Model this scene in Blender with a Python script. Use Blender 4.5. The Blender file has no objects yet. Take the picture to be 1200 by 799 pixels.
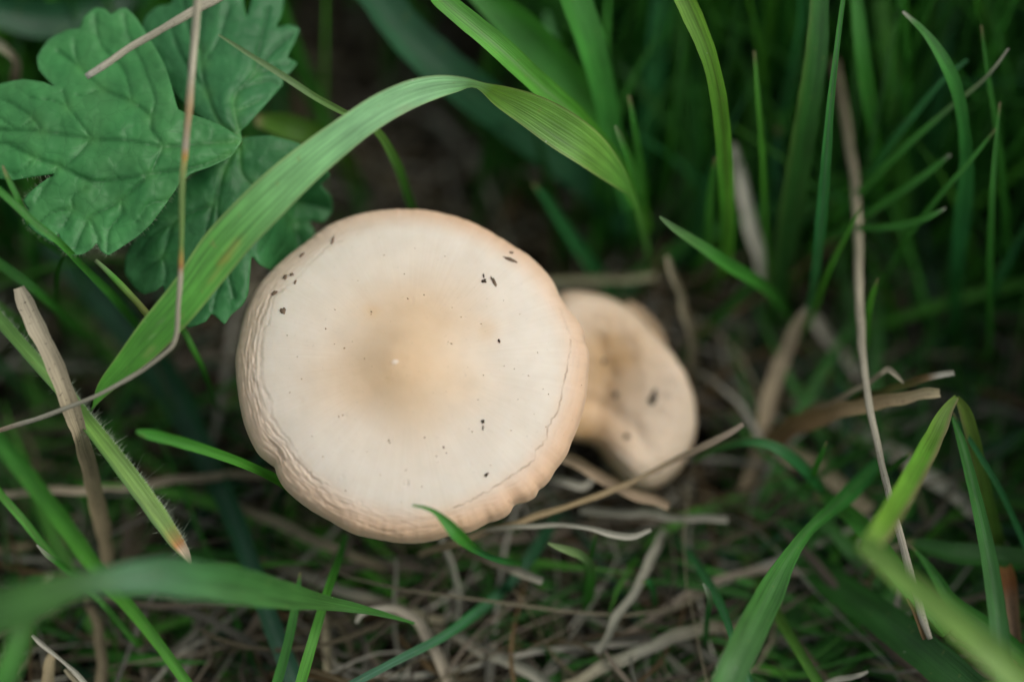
import bpy, math, random
import numpy as np
from mathutils import Vector, noise as mnoise
from mathutils.geometry import delaunay_2d_cdt

random.seed(7)
rng = np.random.default_rng(11)
scn = bpy.context.scene
COL = scn.collection

# ------------------------------------------------------------------ camera
PITCH = math.radians(55)
FOCAL = 80.0
D0 = 0.291                       # focus distance (m)
C0 = np.array([0.0, 0.0, 0.046]) # where the view axis meets the focus plane
FW = np.array([0.0, math.cos(PITCH), -math.sin(PITCH)])
UP = np.array([0.0, math.sin(PITCH), math.cos(PITCH)])
RT = np.array([1.0, 0.0, 0.0])
BK = -FW
CAM = C0 - FW * D0
cam = bpy.data.cameras.new('camera')
cam.lens = FOCAL
cam.sensor_width = 36
cam.clip_start = 0.005
cam.clip_end = 200
cam.dof.use_dof = True
cam.dof.focus_distance = D0
cam.dof.aperture_fstop = 4.6
cam.dof.aperture_blades = 9
co = bpy.data.objects.new('camera', cam)
COL.objects.link(co)
co.location = CAM
co.rotation_euler = (math.pi / 2 - PITCH, 0, 0)
scn.camera = co

# ------------------------------------------------------------------ light
SUN_EL, SUN_AZ = math.radians(52), math.radians(95)   # azimuth from +Y towards +X
world = bpy.data.worlds.new('World')
scn.world = world
world.use_nodes = True
wn = world.node_tree
wn.nodes.clear()
sky = wn.nodes.new('ShaderNodeTexSky')
sky.sky_type = 'NISHITA'
sky.sun_disc = False
sky.sun_elevation = SUN_EL
sky.sun_rotation = SUN_AZ
hs = wn.nodes.new('ShaderNodeHueSaturation')
hs.inputs['Saturation'].default_value = 0.22
bg = wn.nodes.new('ShaderNodeBackground')
bg.inputs['Strength'].default_value = 0.12
wo = wn.nodes.new('ShaderNodeOutputWorld')
wn.links.new(sky.outputs[0], hs.inputs['Color'])
wn.links.new(hs.outputs[0], bg.inputs['Color'])
wn.links.new(bg.outputs[0], wo.inputs['Surface'])
sl = bpy.data.lights.new('sun', 'SUN')
sl.energy = 1.2
sl.angle = math.radians(40)
sl.color = (1.0, 0.95, 0.86)
so = bpy.data.objects.new('sun', sl)
COL.objects.link(so)
sdir = Vector((math.sin(SUN_AZ) * math.cos(SUN_EL), math.cos(SUN_AZ) * math.cos(SUN_EL), math.sin(SUN_EL)))
so.rotation_euler = sdir.to_track_quat('Z', 'Y').to_euler()
so.location = (0.5, 0.2, 1.5)
scn.view_settings.view_transform = 'Standard'
scn.view_settings.look = 'None'
scn.view_settings.gamma = 1
scn.view_settings.exposure = 0.6
scn.render.engine = 'CYCLES'
scn.cycles.max_bounces = 6
scn.cycles.transparent_max_bounces = 4
scn.cycles.use_denoising = True

# ------------------------------------------------------------------ measuring helpers
KX = 36.0 / FOCAL / 1200.0
def P(x, y, d):
    """photo pixel + mm in front of (+) or behind (-) the focus plane -> world point"""
    dep = D0 - np.asarray(d, float) / 1000.0
    X = (np.asarray(x, float) - 600.0) * KX * dep
    Y = (399.5 - np.asarray(y, float)) * KX * dep
    return CAM + X[..., None] * RT + Y[..., None] * UP + dep[..., None] * FW
def proj(p):
    q = np.asarray(p) - CAM
    dep = q @ FW
    return (q @ RT) / dep / KX + 600, 399.5 - (q @ UP) / dep / KX, (D0 - dep) * 1000
def spline(pts, n, loop=False):
    """Catmull-Rom (centripetal-ish by chord) through rows of pts, n samples"""
    p = np.asarray(pts, float)
    if len(p) == 2:
        t = np.linspace(0, 1, n)[:, None]
        return p[0] * (1 - t) + p[1] * t
    k = np.linalg.norm(np.diff(p[:, :2], axis=0), axis=1) ** 0.5 + 1e-9
    T = np.concatenate([[0], np.cumsum(k)])
    m = np.zeros_like(p)
    for i in range(len(p)):
        if i == 0: m[i] = (p[1] - p[0]) / (T[1] - T[0])
        elif i == len(p) - 1: m[i] = (p[-1] - p[-2]) / (T[-1] - T[-2])
        else:
            m[i] = ((p[i] - p[i-1]) / (T[i] - T[i-1]) * (T[i+1] - T[i]) + (p[i+1] - p[i]) / (T[i+1] - T[i]) * (T[i] - T[i-1])) / (T[i+1] - T[i-1])
    t = np.linspace(0, T[-1], n)
    i = np.clip(np.searchsorted(T, t, side='right') - 1, 0, len(p) - 2)
    h = (T[i+1] - T[i])
    s = ((t - T[i]) / h)[:, None]
    h = h[:, None]
    return (2*s**3 - 3*s**2 + 1) * p[i] + (s**3 - 2*s**2 + s) * h * m[i] + (-2*s**3 + 3*s**2) * p[i+1] + (s**3 - s**2) * h * m[i+1]
def smooth(a, b, x):
    t = np.clip((np.asarray(x, float) - a) / (b - a), 0, 1)
    return t * t * (3 - 2 * t)
def seg_dist(x, y, poly):
    """distance in px from points to a polyline"""
    best = np.full(np.shape(x), 1e9)
    for (x0, y0), (x1, y1) in zip(poly[:-1], poly[1:]):
        dx, dy = x1 - x0, y1 - y0
        L = dx * dx + dy * dy + 1e-9
        t = np.clip(((x - x0) * dx + (y - y0) * dy) / L, 0, 1)
        best = np.minimum(best, np.hypot(x - x0 - t * dx, y - y0 - t * dy))
    return best
def vnoise(pts, scale, octaves=3):
    return np.array([mnoise.fractal(Vector(p * scale), 1.0, 2.0, octaves) for p in pts])
def smoothpoly(pts, n):
    p = np.array(list(pts) + [pts[0]], float)
    return [tuple(q) for q in spline(p, n)]

# ------------------------------------------------------------------ objects
def tag(o, label=None, cat=None, group=None, kind=None):
    if label: o['label'] = label
    if cat: o['category'] = cat
    if group: o['group'] = group
    if kind: o['kind'] = kind
    return o
def empty(name, loc):
    o = bpy.data.objects.new(name, None)
    o.empty_display_size = 0.01
    o.location = loc
    COL.objects.link(o)
    return o
def mesh_obj(name, verts, faces, mat, parent=None, tint=None, uu=None, vv=None, origin=None, flat=False):
    v = np.asarray(verts, float)
    if parent is not None:
        org = np.array(parent.matrix_basis.translation)
        pp = parent.parent
        while pp is not None:
            org = org + np.array(pp.matrix_basis.translation)
            pp = pp.parent
    else:
        org = np.asarray(origin if origin is not None else v[0], float)
    me = bpy.data.meshes.new(name)
    me.from_pydata((v - org).tolist(), [], faces if isinstance(faces, list) else faces.tolist())
    if not flat:
        me.polygons.foreach_set('use_smooth', [True] * len(me.polygons))
    if tint is not None:
        a = me.attributes.new('tint', 'FLOAT_COLOR', 'POINT')
        c = np.ones((len(v), 4), np.float32)
        c[:, :3] = tint
        a.data.foreach_set('color', c.ravel())
    if uu is not None:
        a = me.attributes.new('uu', 'FLOAT', 'POINT'); a.data.foreach_set('value', np.asarray(uu, np.float32))
        a = me.attributes.new('vv', 'FLOAT', 'POINT'); a.data.foreach_set('value', np.asarray(vv, np.float32))
    me.materials.append(mat)
    o = bpy.data.objects.new(name, me)
    COL.objects.link(o)
    if parent is not None: o.parent = parent
    else: o.location = org
    return o

# ------------------------------------------------------------------ materials
def nodes(name):
    m = bpy.data.materials.new(name)
    m.use_nodes = True
    t = m.node_tree
    t.nodes.clear()
    return m, t, (lambda k, **kw: mk(t, k, **kw)), t.links.new
def mk(t, k, **kw):
    n = t.nodes.new(k)
    for a, b in kw.items():
        if a in n.inputs: n.inputs[a].default_value = b
        else: setattr(n, a, b)
    return n
def plant_material(name, rough, transl, stripe_u, stripe_amp, bump, spot=0.0, spot_col=(0.3, 0.3, 0.08, 1), spec=0.5, spot_scale=(3, 900, 1), spot_lo=0.62):
    m, t, N, L = nodes(name)
    tint = N('ShaderNodeAttribute', attribute_name='tint')
    au = N('ShaderNodeAttribute', attribute_name='uu')
    av = N('ShaderNodeAttribute', attribute_name='vv')
    oi = N('ShaderNodeObjectInfo')
    cx = N('ShaderNodeCombineXYZ')
    L(au.outputs['Fac'], cx.inputs[0]); L(av.outputs['Fac'], cx.inputs[1])
    mr = N('ShaderNodeMath', operation='MULTIPLY'); mr.inputs[1].default_value = 37.0
    L(oi.outputs['Random'], mr.inputs[0]); L(mr.outputs[0], cx.inputs[2])
    mp = N('ShaderNodeMapping'); mp.inputs['Scale'].default_value = (stripe_u, 60, 1)
    L(cx.outputs[0], mp.inputs['Vector'])
    n1 = N('ShaderNodeTexNoise'); n1.inputs['Scale'].default_value = 1.0; n1.inputs['Detail'].default_value = 3
    L(mp.outputs[0], n1.inputs['Vector'])
    r1 = N('ShaderNodeMapRange'); r1.inputs['From Min'].default_value = 0.25; r1.inputs['From Max'].default_value = 0.75
    r1.inputs['To Min'].default_value = 1 - stripe_amp; r1.inputs['To Max'].default_value = 1 + stripe_amp
    L(n1.outputs['Fac'], r1.inputs['Value'])
    # broad tone change along the piece
    mp2 = N('ShaderNodeMapping'); mp2.inputs['Scale'].default_value = (2.0, 160, 1)
    L(cx.outputs[0], mp2.inputs['Vector'])
    n2 = N('ShaderNodeTexNoise'); n2.inputs['Scale'].default_value = 1.0; n2.inputs['Detail'].default_value = 4
    L(mp2.outputs[0], n2.inputs['Vector'])
    r2 = N('ShaderNodeMapRange'); r2.inputs['From Min'].default_value = 0.3; r2.inputs['From Max'].default_value = 0.7
    r2.inputs['To Min'].default_value = 0.78; r2.inputs['To Max'].default_value = 1.2
    L(n2.outputs['Fac'], r2.inputs['Value'])
    mm = N('ShaderNodeMath', operation='MULTIPLY'); L(r1.outputs[0], mm.inputs[0]); L(r2.outputs[0], mm.inputs[1])
    vm = N('ShaderNodeVectorMath', operation='SCALE'); L(tint.outputs['Color'], vm.inputs[0]); L(mm.outputs[0], vm.inputs['Scale'])
    mp3 = N('ShaderNodeMapping'); mp3.inputs['Scale'].default_value = spot_scale
    L(cx.outputs[0], mp3.inputs['Vector'])
    n3 = N('ShaderNodeTexNoise'); n3.inputs['Scale'].default_value = 1.0; n3.inputs['Detail'].default_value = 2
    L(mp3.outputs[0], n3.inputs['Vector'])
    r3 = N('ShaderNodeMapRange'); r3.inputs['From Min'].default_value = spot_lo; r3.inputs['From Max'].default_value = spot_lo + 0.12
    r3.inputs['To Min'].default_value = 0; r3.inputs['To Max'].default_value = spot
    L(n3.outputs['Fac'], r3.inputs['Value'])
    mx = N('ShaderNodeMix', data_type='RGBA'); L(r3.outputs[0], mx.inputs[0]); L(vm.outputs[0], mx.inputs[6]); mx.inputs[7].default_value = spot_col
    mp4 = N('ShaderNodeMapping'); mp4.inputs['Scale'].default_value = (9, 1800, 1)
    L(cx.outputs[0], mp4.inputs['Vector'])
    n4 = N('ShaderNodeTexNoise'); n4.inputs['Scale'].default_value = 1.0; n4.inputs['Detail'].default_value = 1
    L(mp4.outputs[0], n4.inputs['Vector'])
    r4 = N('ShaderNodeMapRange'); r4.inputs['From Min'].default_value = 0.80; r4.inputs['From Max'].default_value = 0.84
    r4.inputs['To Max'].default_value = 0.7 if transl > .1 else 0.0
    L(n4.outputs['Fac'], r4.inputs['Value'])
    mx2 = N('ShaderNodeMix', data_type='RGBA'); L(r4.outputs[0], mx2.inputs[0]); L(mx.outputs[2], mx2.inputs[6]); mx2.inputs[7].default_value = (.55, .6, .5, 1)
    mx = mx2
    mpb = N('ShaderNodeMapping'); mpb.inputs['Scale'].default_value = (stripe_u * 1.5, 25, 1)
    L(cx.outputs[0], mpb.inputs['Vector'])
    nb = N('ShaderNodeTexNoise'); nb.inputs['Scale'].default_value = 1.0; nb.inputs['Detail'].default_value = 2
    L(mpb.outputs[0], nb.inputs['Vector'])
    bp = N('ShaderNodeBump', Strength=bump, Distance=0.0003); L(nb.outputs['Fac'], bp.inputs['Height'])
    pb = N('ShaderNodeBsdfPrincipled', Roughness=rough); pb.inputs['Specular IOR Level'].default_value = spec
    L(mx.outputs[2], pb.inputs['Base Color']); L(bp.outputs[0], pb.inputs['Normal'])
    out = N('ShaderNodeOutputMaterial')
    if transl > 0:
        tr = N('ShaderNodeBsdfTranslucent'); L(bp.outputs[0], tr.inputs['Normal'])
        tc = N('ShaderNodeVectorMath', operation='MULTIPLY'); tc.inputs[1].default_value = (1.25, 1.3, 0.55)
        L(mx.outputs[2], tc.inputs[0]); L(tc.outputs[0], tr.inputs['Color'])
        ms = N('ShaderNodeMixShader', Fac=transl); L(pb.outputs[0], ms.inputs[1]); L(tr.outputs[0], ms.inputs[2]); L(ms.outputs[0], out.inputs['Surface'])
    else:
        L(pb.outputs[0], out.inputs['Surface'])
    return m
GRASS = plant_material('grass_blade_green', 0.42, 0.28, 16, 0.30, 0.55, spot=0.45, spot_col=(0.22, 0.26, 0.07, 1), spot_lo=0.66)
STRAW = plant_material('dry_straw', 0.75, 0.06, 9, 0.30, 0.6, spot=0.7, spot_col=(0.06, 0.045, 0.03, 1), spec=0.25, spot_scale=(5, 2200, 1), spot_lo=0.62)
HAIR = plant_material('plant_hair', 0.5, 0.3, 1, 0.05, 0.0)

def leaf_material():
    m, t, N, L = nodes('lobed_leaf_green')
    tint = N('ShaderNodeAttribute', attribute_name='tint')
    tc = N('ShaderNodeTexCoord')
    vo = N('ShaderNodeTexVoronoi', feature='DISTANCE_TO_EDGE'); vo.inputs['Scale'].default_value = 420
    nz = N('ShaderNodeTexNoise'); nz.inputs['Scale'].default_value = 500; nz.inputs['Detail'].default_value = 3
    L(tc.outputs['Object'], nz.inputs['Vector'])
    wv = N('ShaderNodeVectorMath', operation='MULTIPLY_ADD'); wv.inputs[1].default_value = (0.0016,) * 3
    L(nz.outputs['Color'], wv.inputs[0]); L(tc.outputs['Object'], wv.inputs[2]); L(wv.outputs[0], vo.inputs['Vector'])
    r = N('ShaderNodeMapRange'); r.inputs['From Min'].default_value = 0.0; r.inputs['From Max'].default_value = 0.12
    r.inputs['To Min'].default_value = 0.90; r.inputs['To Max'].default_value = 1.02
    r.inputs['From Max'].default_value = 0.06
    L(vo.outputs['Distance'], r.inputs['Value'])
    n2 = N('ShaderNodeTexNoise'); n2.inputs['Scale'].default_value = 180; n2.inputs['Detail'].default_value = 4
    L(tc.outputs['Object'], n2.inputs['Vector'])
    r2 = N('ShaderNodeMapRange'); r2.inputs['From Min'].default_value = 0.3; r2.inputs['From Max'].default_value = 0.7
    r2.inputs['To Min'].default_value = 0.82; r2.inputs['To Max'].default_value = 1.18
    L(n2.outputs['Fac'], r2.inputs['Value'])
    mm = N('ShaderNodeMath', operation='MULTIPLY'); L(r.outputs[0], mm.inputs[0]); L(r2.outputs[0], mm.inputs[1])
    vm = N('ShaderNodeVectorMath', operation='SCALE'); L(tint.outputs['Color'], vm.inputs[0]); L(mm.outputs[0], vm.inputs['Scale'])
    n3 = N('ShaderNodeTexNoise'); n3.inputs['Scale'].default_value = 2600; n3.inputs['Detail'].default_value = 2
    L(tc.outputs['Object'], n3.inputs['Vector'])
    r4 = N('ShaderNodeMapRange'); r4.inputs['From Max'].default_value = 0.2; L(vo.outputs['Distance'], r4.inputs['Value'])
    ad = N('ShaderNodeMath', operation='MULTIPLY_ADD'); ad.inputs[1].default_value = 0.25
    L(n3.outputs['Fac'], ad.inputs[0]); L(r4.outputs[0], ad.inputs[2])
    bp = N('ShaderNodeBump', Strength=0.16, Distance=0.00022); L(ad.outputs[0], bp.inputs['Height'])
    pb = N('ShaderNodeBsdfPrincipled', Roughness=0.46); pb.inputs['Specular IOR Level'].default_value = 0.34
    L(vm.outputs[0], pb.inputs['Base Color']); L(bp.outputs[0], pb.inputs['Normal'])
    tr = N('ShaderNodeBsdfTranslucent'); L(vm.outputs[0], tr.inputs['Color'])
    ms = N('ShaderNodeMixShader', Fac=0.18); L(pb.outputs[0], ms.inputs[1]); L(tr.outputs[0], ms.inputs[2])
    out = N('ShaderNodeOutputMaterial'); L(ms.outputs[0], out.inputs['Surface'])
    return m
LEAF = leaf_material()

def cap_material():
    m, t, N, L = nodes('mushroom_skin')
    tint = N('ShaderNodeAttribute', attribute_name='tint')
    tc = N('ShaderNodeTexCoord')
    n1 = N('ShaderNodeTexNoise'); n1.inputs['Scale'].default_value = 260; n1.inputs['Detail'].default_value = 5
    L(tc.outputs['Object'], n1.inputs['Vector'])
    r1 = N('ShaderNodeMapRange'); r1.inputs['From Min'].default_value = 0.3; r1.inputs['From Max'].default_value = 0.7
    r1.inputs['To Min'].default_value = 0.96; r1.inputs['To Max'].default_value = 1.03
    L(n1.outputs['Fac'], r1.inputs['Value'])
    n2 = N('ShaderNodeTexNoise'); n2.inputs['Scale'].default_value = 1900; n2.inputs['Detail'].default_value = 3
    L(tc.outputs['Object'], n2.inputs['Vector'])
    r2 = N('ShaderNodeMapRange'); r2.inputs['From Min'].default_value = 0.66; r2.inputs['From Max'].default_value = 0.8
    r2.inputs['To Min'].default_value = 1.0; r2.inputs['To Max'].default_value = 0.86
    L(n2.outputs['Fac'], r2.inputs['Value'])
    mm = N('ShaderNodeMath', operation='MULTIPLY'); L(r1.outputs[0], mm.inputs[0]); L(r2.outputs[0], mm.inputs[1])
    vm = N('ShaderNodeVectorMath', operation='SCALE'); L(tint.outputs['Color'], vm.inputs[0]); L(mm.outputs[0], vm.inputs['Scale'])
    n3 = N('ShaderNodeTexNoise'); n3.inputs['Scale'].default_value = 900; n3.inputs['Detail'].default_value = 5
    L(tc.outputs['Object'], n3.inputs['Vector'])
    bp = N('ShaderNodeBump', Strength=0.12, Distance=0.0003); L(n3.outputs['Fac'], bp.inputs['Height'])
    pb = N('ShaderNodeBsdfPrincipled', Roughness=0.62); pb.inputs['Specular IOR Level'].default_value = 0.25
    pb.inputs['Subsurface Weight'].default_value = 0.35
    pb.inputs['Subsurface Radius'].default_value = (1.0, 0.6, 0.35)
    pb.inputs['Subsurface Scale'].default_value = 0.0018
    L(vm.outputs[0], pb.inputs['Base Color']); L(bp.outputs[0], pb.inputs['Normal'])
    out = N('ShaderNodeOutputMaterial'); L(pb.outputs[0], out.inputs['Surface'])
    return m
CAPM = cap_material()

def soil_material(name, c0, c1):
    m, t, N, L = nodes(name)
    tc = N('ShaderNodeTexCoord')
    n1 = N('ShaderNodeTexNoise'); n1.inputs['Scale'].default_value = 220; n1.inputs['Detail'].default_value = 8
    L(tc.outputs['Object'], n1.inputs['Vector'])
    cr = N('ShaderNodeValToRGB')
    cr.color_ramp.elements[0].position = 0.35; cr.color_ramp.elements[0].color = c0
    cr.color_ramp.elements[1].position = 0.75; cr.color_ramp.elements[1].color = c1
    L(n1.outputs['Fac'], cr.inputs[0])
    bp = N('ShaderNodeBump', Strength=0.8, Distance=0.002); L(n1.outputs['Fac'], bp.inputs['Height'])
    pb = N('ShaderNodeBsdfPrincipled', Roughness=0.95); pb.inputs['Specular IOR Level'].default_value = 0.1
    L(cr.outputs[0], pb.inputs['Base Color']); L(bp.outputs[0], pb.inputs['Normal'])
    out = N('ShaderNodeOutputMaterial'); L(pb.outputs[0], out.inputs['Surface'])
    return m
SOIL = soil_material('dark_soil', (0.008, 0.006, 0.004, 1), (0.04, 0.03, 0.02, 1))
CRUMB = soil_material('soil_crumb_brown', (0.10, 0.072, 0.05, 1), (0.27, 0.19, 0.13, 1))

CRUMBD = soil_material('soil_crumb_black', (0.03, 0.025, 0.02, 1), (0.11, 0.085, 0.06, 1))
SPECK = soil_material('dust_speck_brown', (0.22, 0.15, 0.09, 1), (0.42, 0.31, 0.20, 1))

# ------------------------------------------------------------------ ground
tt = np.linspace(-1, 1, 181)
gx = 0.30 * tt + 30.0 * tt ** 9
gy = gx + 0.06
GX, GY = np.meshgrid(gx, gy)
gp = np.stack([GX.ravel(), GY.ravel(), np.zeros(GX.size)], 1)
near = np.exp(-(np.hypot(gp[:, 0], gp[:, 1]) / 0.5) ** 2)
gp[:, 2] = near * (vnoise(gp, 45, 4) * 0.0028) - 0.002
n = len(tt)
idx = np.arange(n * n).reshape(n, n)
gf = np.stack([idx[:-1, :-1], idx[:-1, 1:], idx[1:, 1:], idx[1:, :-1]], -1).reshape(-1, 4)
g = mesh_obj('ground', gp, gf, SOIL, origin=(0, 0, 0))
tag(g, kind='structure')

# ------------------------------------------------------------------ blade / straw geometry
def ribbon(Pc, W, side, nrm, nu, crease, curl):
    """Pc n x 3 centre line, W width, side / nrm unit vectors; V crease and round curl across"""
    us = np.linspace(-1, 1, nu)
    prof = crease * (np.abs(us) - 0.5) + curl * (us ** 2 - 0.33)
    V = Pc[:, None, :] + (W[:, None] * 0.5 * us[None])[..., None] * side[:, None, :] + (W[:, None] * 0.5 * prof[None])[..., None] * nrm[:, None, :]
    return V
def strip_faces(n, m, closed=False):
    idx = np.arange(n * m).reshape(n, m)
    if closed: idx = np.concatenate([idx, idx[:, :1]], 1)
    return np.stack([idx[:-1, :-1], idx[:-1, 1:], idx[1:, 1:], idx[1:, :-1]], -1).reshape(-1, 4)
def colour_along(col, t):
    if isinstance(col, tuple): return np.repeat(np.array(col, float)[None], len(t), 0)
    ts = [c[0] for c in col]; cs = np.array([c[1] for c in col], float)
    return np.stack([np.interp(t, ts, cs[:, k]) for k in range(3)], 1)
def root_ext(p):
    """continue a piece from its last measured point down into the soil"""
    pts = [p]
    d = FW * 1.0 + np.array([0, 0, -0.35]); d /= np.linalg.norm(d)
    L = max(p[2] + 0.003, 0.0) / -d[2]
    if L > 0.002:
        d2 = (FW + np.array([0, 0, -1.3])); d2 /= np.linalg.norm(d2)
        pts.append(p + d * L * 0.5)
        q = pts[-1]
        pts.append(q + d2 * (q[2] + 0.003) / -d2[2])
    return pts[1:]
CHECK = []
def piece(name, label, cat, group, pts, col, mat, nu=7, crease=0.15, curl=0.25, roll=0.0, root=True, tube=False, parent=None, edge=None, mid=None, wob=0.0):
    pts = np.array(pts, float)
    n = int(np.clip(np.hypot(*np.diff(pts[:, :2], axis=0).T).sum() / 7, 14, 90))
    # centre line in space, spline done in (x, y, d, w)
    s = spline(pts, n)
    C = P(s[:, 0], s[:, 1], s[:, 2])
    W = np.maximum(s[:, 3], 0.4) * KX * (D0 - s[:, 2] / 1000)
    if root:
        ext = root_ext(C[-1])
        if ext:
            q = np.array([C[-1]] + ext)
            m = max(8, int(np.linalg.norm(np.diff(q, axis=0), axis=1).sum() / 0.002))
            t0 = (C[-1] - C[-2]) / np.linalg.norm(C[-1] - C[-2])
            q = np.array([C[-1], C[-1] + t0 * 0.0025 + (ext[0] - C[-1]) * 0.15] + ext)
            e = spline(q, m)[1:]
            C = np.concatenate([C, e]); W = np.concatenate([W, W[-1] * np.linspace(1, 0.75, len(e))])
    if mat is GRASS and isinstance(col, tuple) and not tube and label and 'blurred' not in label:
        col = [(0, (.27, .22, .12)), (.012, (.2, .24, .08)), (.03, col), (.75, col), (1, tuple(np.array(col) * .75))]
    zmin = C[:, 2].min()
    if zmin < -0.004: CHECK.append((label, round(zmin * 1000, 1)))
    T = np.gradient(C, axis=0)
    T /= np.linalg.norm(T, axis=1)[:, None] + 1e-12
    v = CAM - C; v /= np.linalg.norm(v, axis=1)[:, None]
    S = np.cross(T, v); S /= np.linalg.norm(S, axis=1)[:, None] + 1e-9
    for i in range(1, len(S)):
        if S[i] @ S[i-1] < 0: S[i] = -S[i]
    for _ in range(3):
        S[1:-1] = S[:-2] * .25 + S[1:-1] * .5 + S[2:] * .25
    S -= (S * T).sum(1)[:, None] * T
    S /= np.linalg.norm(S, axis=1)[:, None]
    Nn = np.cross(S, T)
    Nn *= np.sign((Nn * v).sum(1))[:, None] if np.all((Nn * v).sum(1) != 0) else 1
    L = np.concatenate([[0], np.cumsum(np.linalg.norm(np.diff(C, axis=0), axis=1))])
    sd_ = random.random() * 50
    W = W * (1 + (.16 if mat is STRAW else .07) * np.array([mnoise.fractal(Vector((l * 320, sd_, 0)), 1, 2, 3) for l in L]))
    if wob:
        ph = random.random() * 100
        wv = np.array([[mnoise.noise(Vector((l * 260, ph, k))) for k in (0.0, 7.7)] for l in L])
        C = C + S * (wv[:, :1] * wob / 1000) + Nn * (wv[:, 1:] * wob / 1000)
    if tube:
        m = 9
        a = np.linspace(0, 2 * math.pi, m, endpoint=False)
        rr = 1 + 0.10 * np.sin(3 * a + 1)
        V = C[:, None, :] + (W[:, None] * .5 * rr * np.cos(a))[..., None] * S[:, None] + (W[:, None] * .5 * rr * np.sin(a))[..., None] * Nn[:, None]
        F = strip_faces(len(C), m, True).tolist()
        F += [list(range(m))[::-1], [len(C) * m - m + k for k in range(m)]]
        U = np.tile(np.abs(np.linspace(-1, 1, m)), len(C)); nu = m
    else:
        rl = math.radians(roll)
        rl = np.linspace(rl, rl * 0.6, len(C))[:, None]
        S2 = S * np.cos(rl) + Nn * np.sin(rl); N2 = -S * np.sin(rl) + Nn * np.cos(rl)
        V = ribbon(C, W / np.cos(rl[:, 0]), S2, N2, nu, crease, curl)
        F = strip_faces(len(C), nu)
        U = np.tile(np.linspace(0, 1, nu), len(C))
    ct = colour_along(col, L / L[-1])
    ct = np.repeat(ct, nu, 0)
    if edge is not None and not tube:
        side, ec = edge
        f = smooth(0.72, 0.98, U if side > 0 else 1 - U)[:, None]
        ct = ct * (1 - f) + np.array(ec) * f
    if mid is not None and not tube:
        f = np.exp(-((U - .5) / .09) ** 2)[:, None] * 0.7
        ct = ct * (1 - f) + np.array(mid) * f
    vv = np.repeat(L, nu)
    if parent is not None:
        return mesh_obj(name, V.reshape(-1, 3), F, mat, parent, ct, U, vv), C, S, Nn, W
    base = C[-1]
    o = mesh_obj(name, V.reshape(-1, 3), F, mat, None, ct, U, vv, origin=base)
    tag(o, label, cat, group, 'thing')
    return o, C, S, Nn, W
GG = 'green grass blades growing around the mushrooms'
SG = 'dry dead straws lying among the grass'
def blade(label, pts, col, **k):
    k.setdefault('curl', .3)
    return piece('blade_of_grass', label, 'grass blade', GG, pts, col, GRASS, **k)
def straw(label, pts, col, name='dry_straw', cat='straw', **k):
    k.setdefault('root', False); k.setdefault('curl', 0.9); k.setdefault('crease', 0.0); k.setdefault('wob', 0.5)
    return piece(name, label, cat, SG, pts, col, STRAW, **k)

# own colours of the plants
BR = (0.090, 0.330, 0.030)     # fresh yellow-green
MD = (0.056, 0.250, 0.032)
DK = (0.030, 0.140, 0.017)
BL = (0.036, 0.200, 0.055)     # blue-green
TEAL = (0.018, 0.092, 0.036)
PALE = (0.140, 0.390, 0.130)   # waxy pale green
YG = (0.180, 0.370, 0.040)
ST = (0.34, 0.302, 0.200)
STG = (0.31, 0.302, 0.238)
STD = (0.185, 0.155, 0.095)
STW = (0.47, 0.45, 0.37)
BRN = (0.165, 0.110, 0.05)

#==HERO==
# ------------------------------------------------------------------ the large mushroom
def rim_radius(outline, cx, cy, th):
    o = np.array(outline, float)
    a = np.arctan2(cy - o[:, 1], o[:, 0] - cx)
    r = np.hypot(o[:, 0] - cx, o[:, 1] - cy)
    k = np.argsort(a); a, r = a[k], r[k]
    a = np.concatenate([a - 2 * math.pi, a, a + 2 * math.pi]); r = np.tile(r, 3)
    # smooth interpolation: linear, then a small blur
    f = np.interp(th, a, r)
    return f
def cblur(f, sig):
    n = len(f)
    k = np.exp(-0.5 * (np.minimum(np.arange(n), n - np.arange(n)) / sig) ** 2); k /= k.sum()
    return np.real(np.fft.ifft(np.fft.fft(f) * np.fft.fft(k)))
CAP_OUT = [(280,400),(288,364),(300,340),(322,316),(354,290),(388,265),(410,257),(440,250),(470,248),(500,249),(530,255),(560,266),(582,278),(604,292),(620,301),(634,314),(648,330),(656,348),(666,364),(680,380),(686,394),(684.5,400),(690,411),(690.5,425),(689,445),(687,465),(684,480),(680,494),(675,507),(670,518),(666,530),(661,538),(652,549),(645,562),(638,569),(633,571),(630,580),(620,586),(610,588),(604,590),(600,599),(594,604),(582,609),(575,610),(569,614),(554,622),(530,626),(517,631),(498,635),(478,636),(452,633),(435,630),(417,626),(387,610),(370,601),(352,589),(332,571),(325,558),(322,547),(316,543),(302,532),(293,515),(287,500),(282,480),(279,460),(276.5,435),(276,420)]
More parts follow.
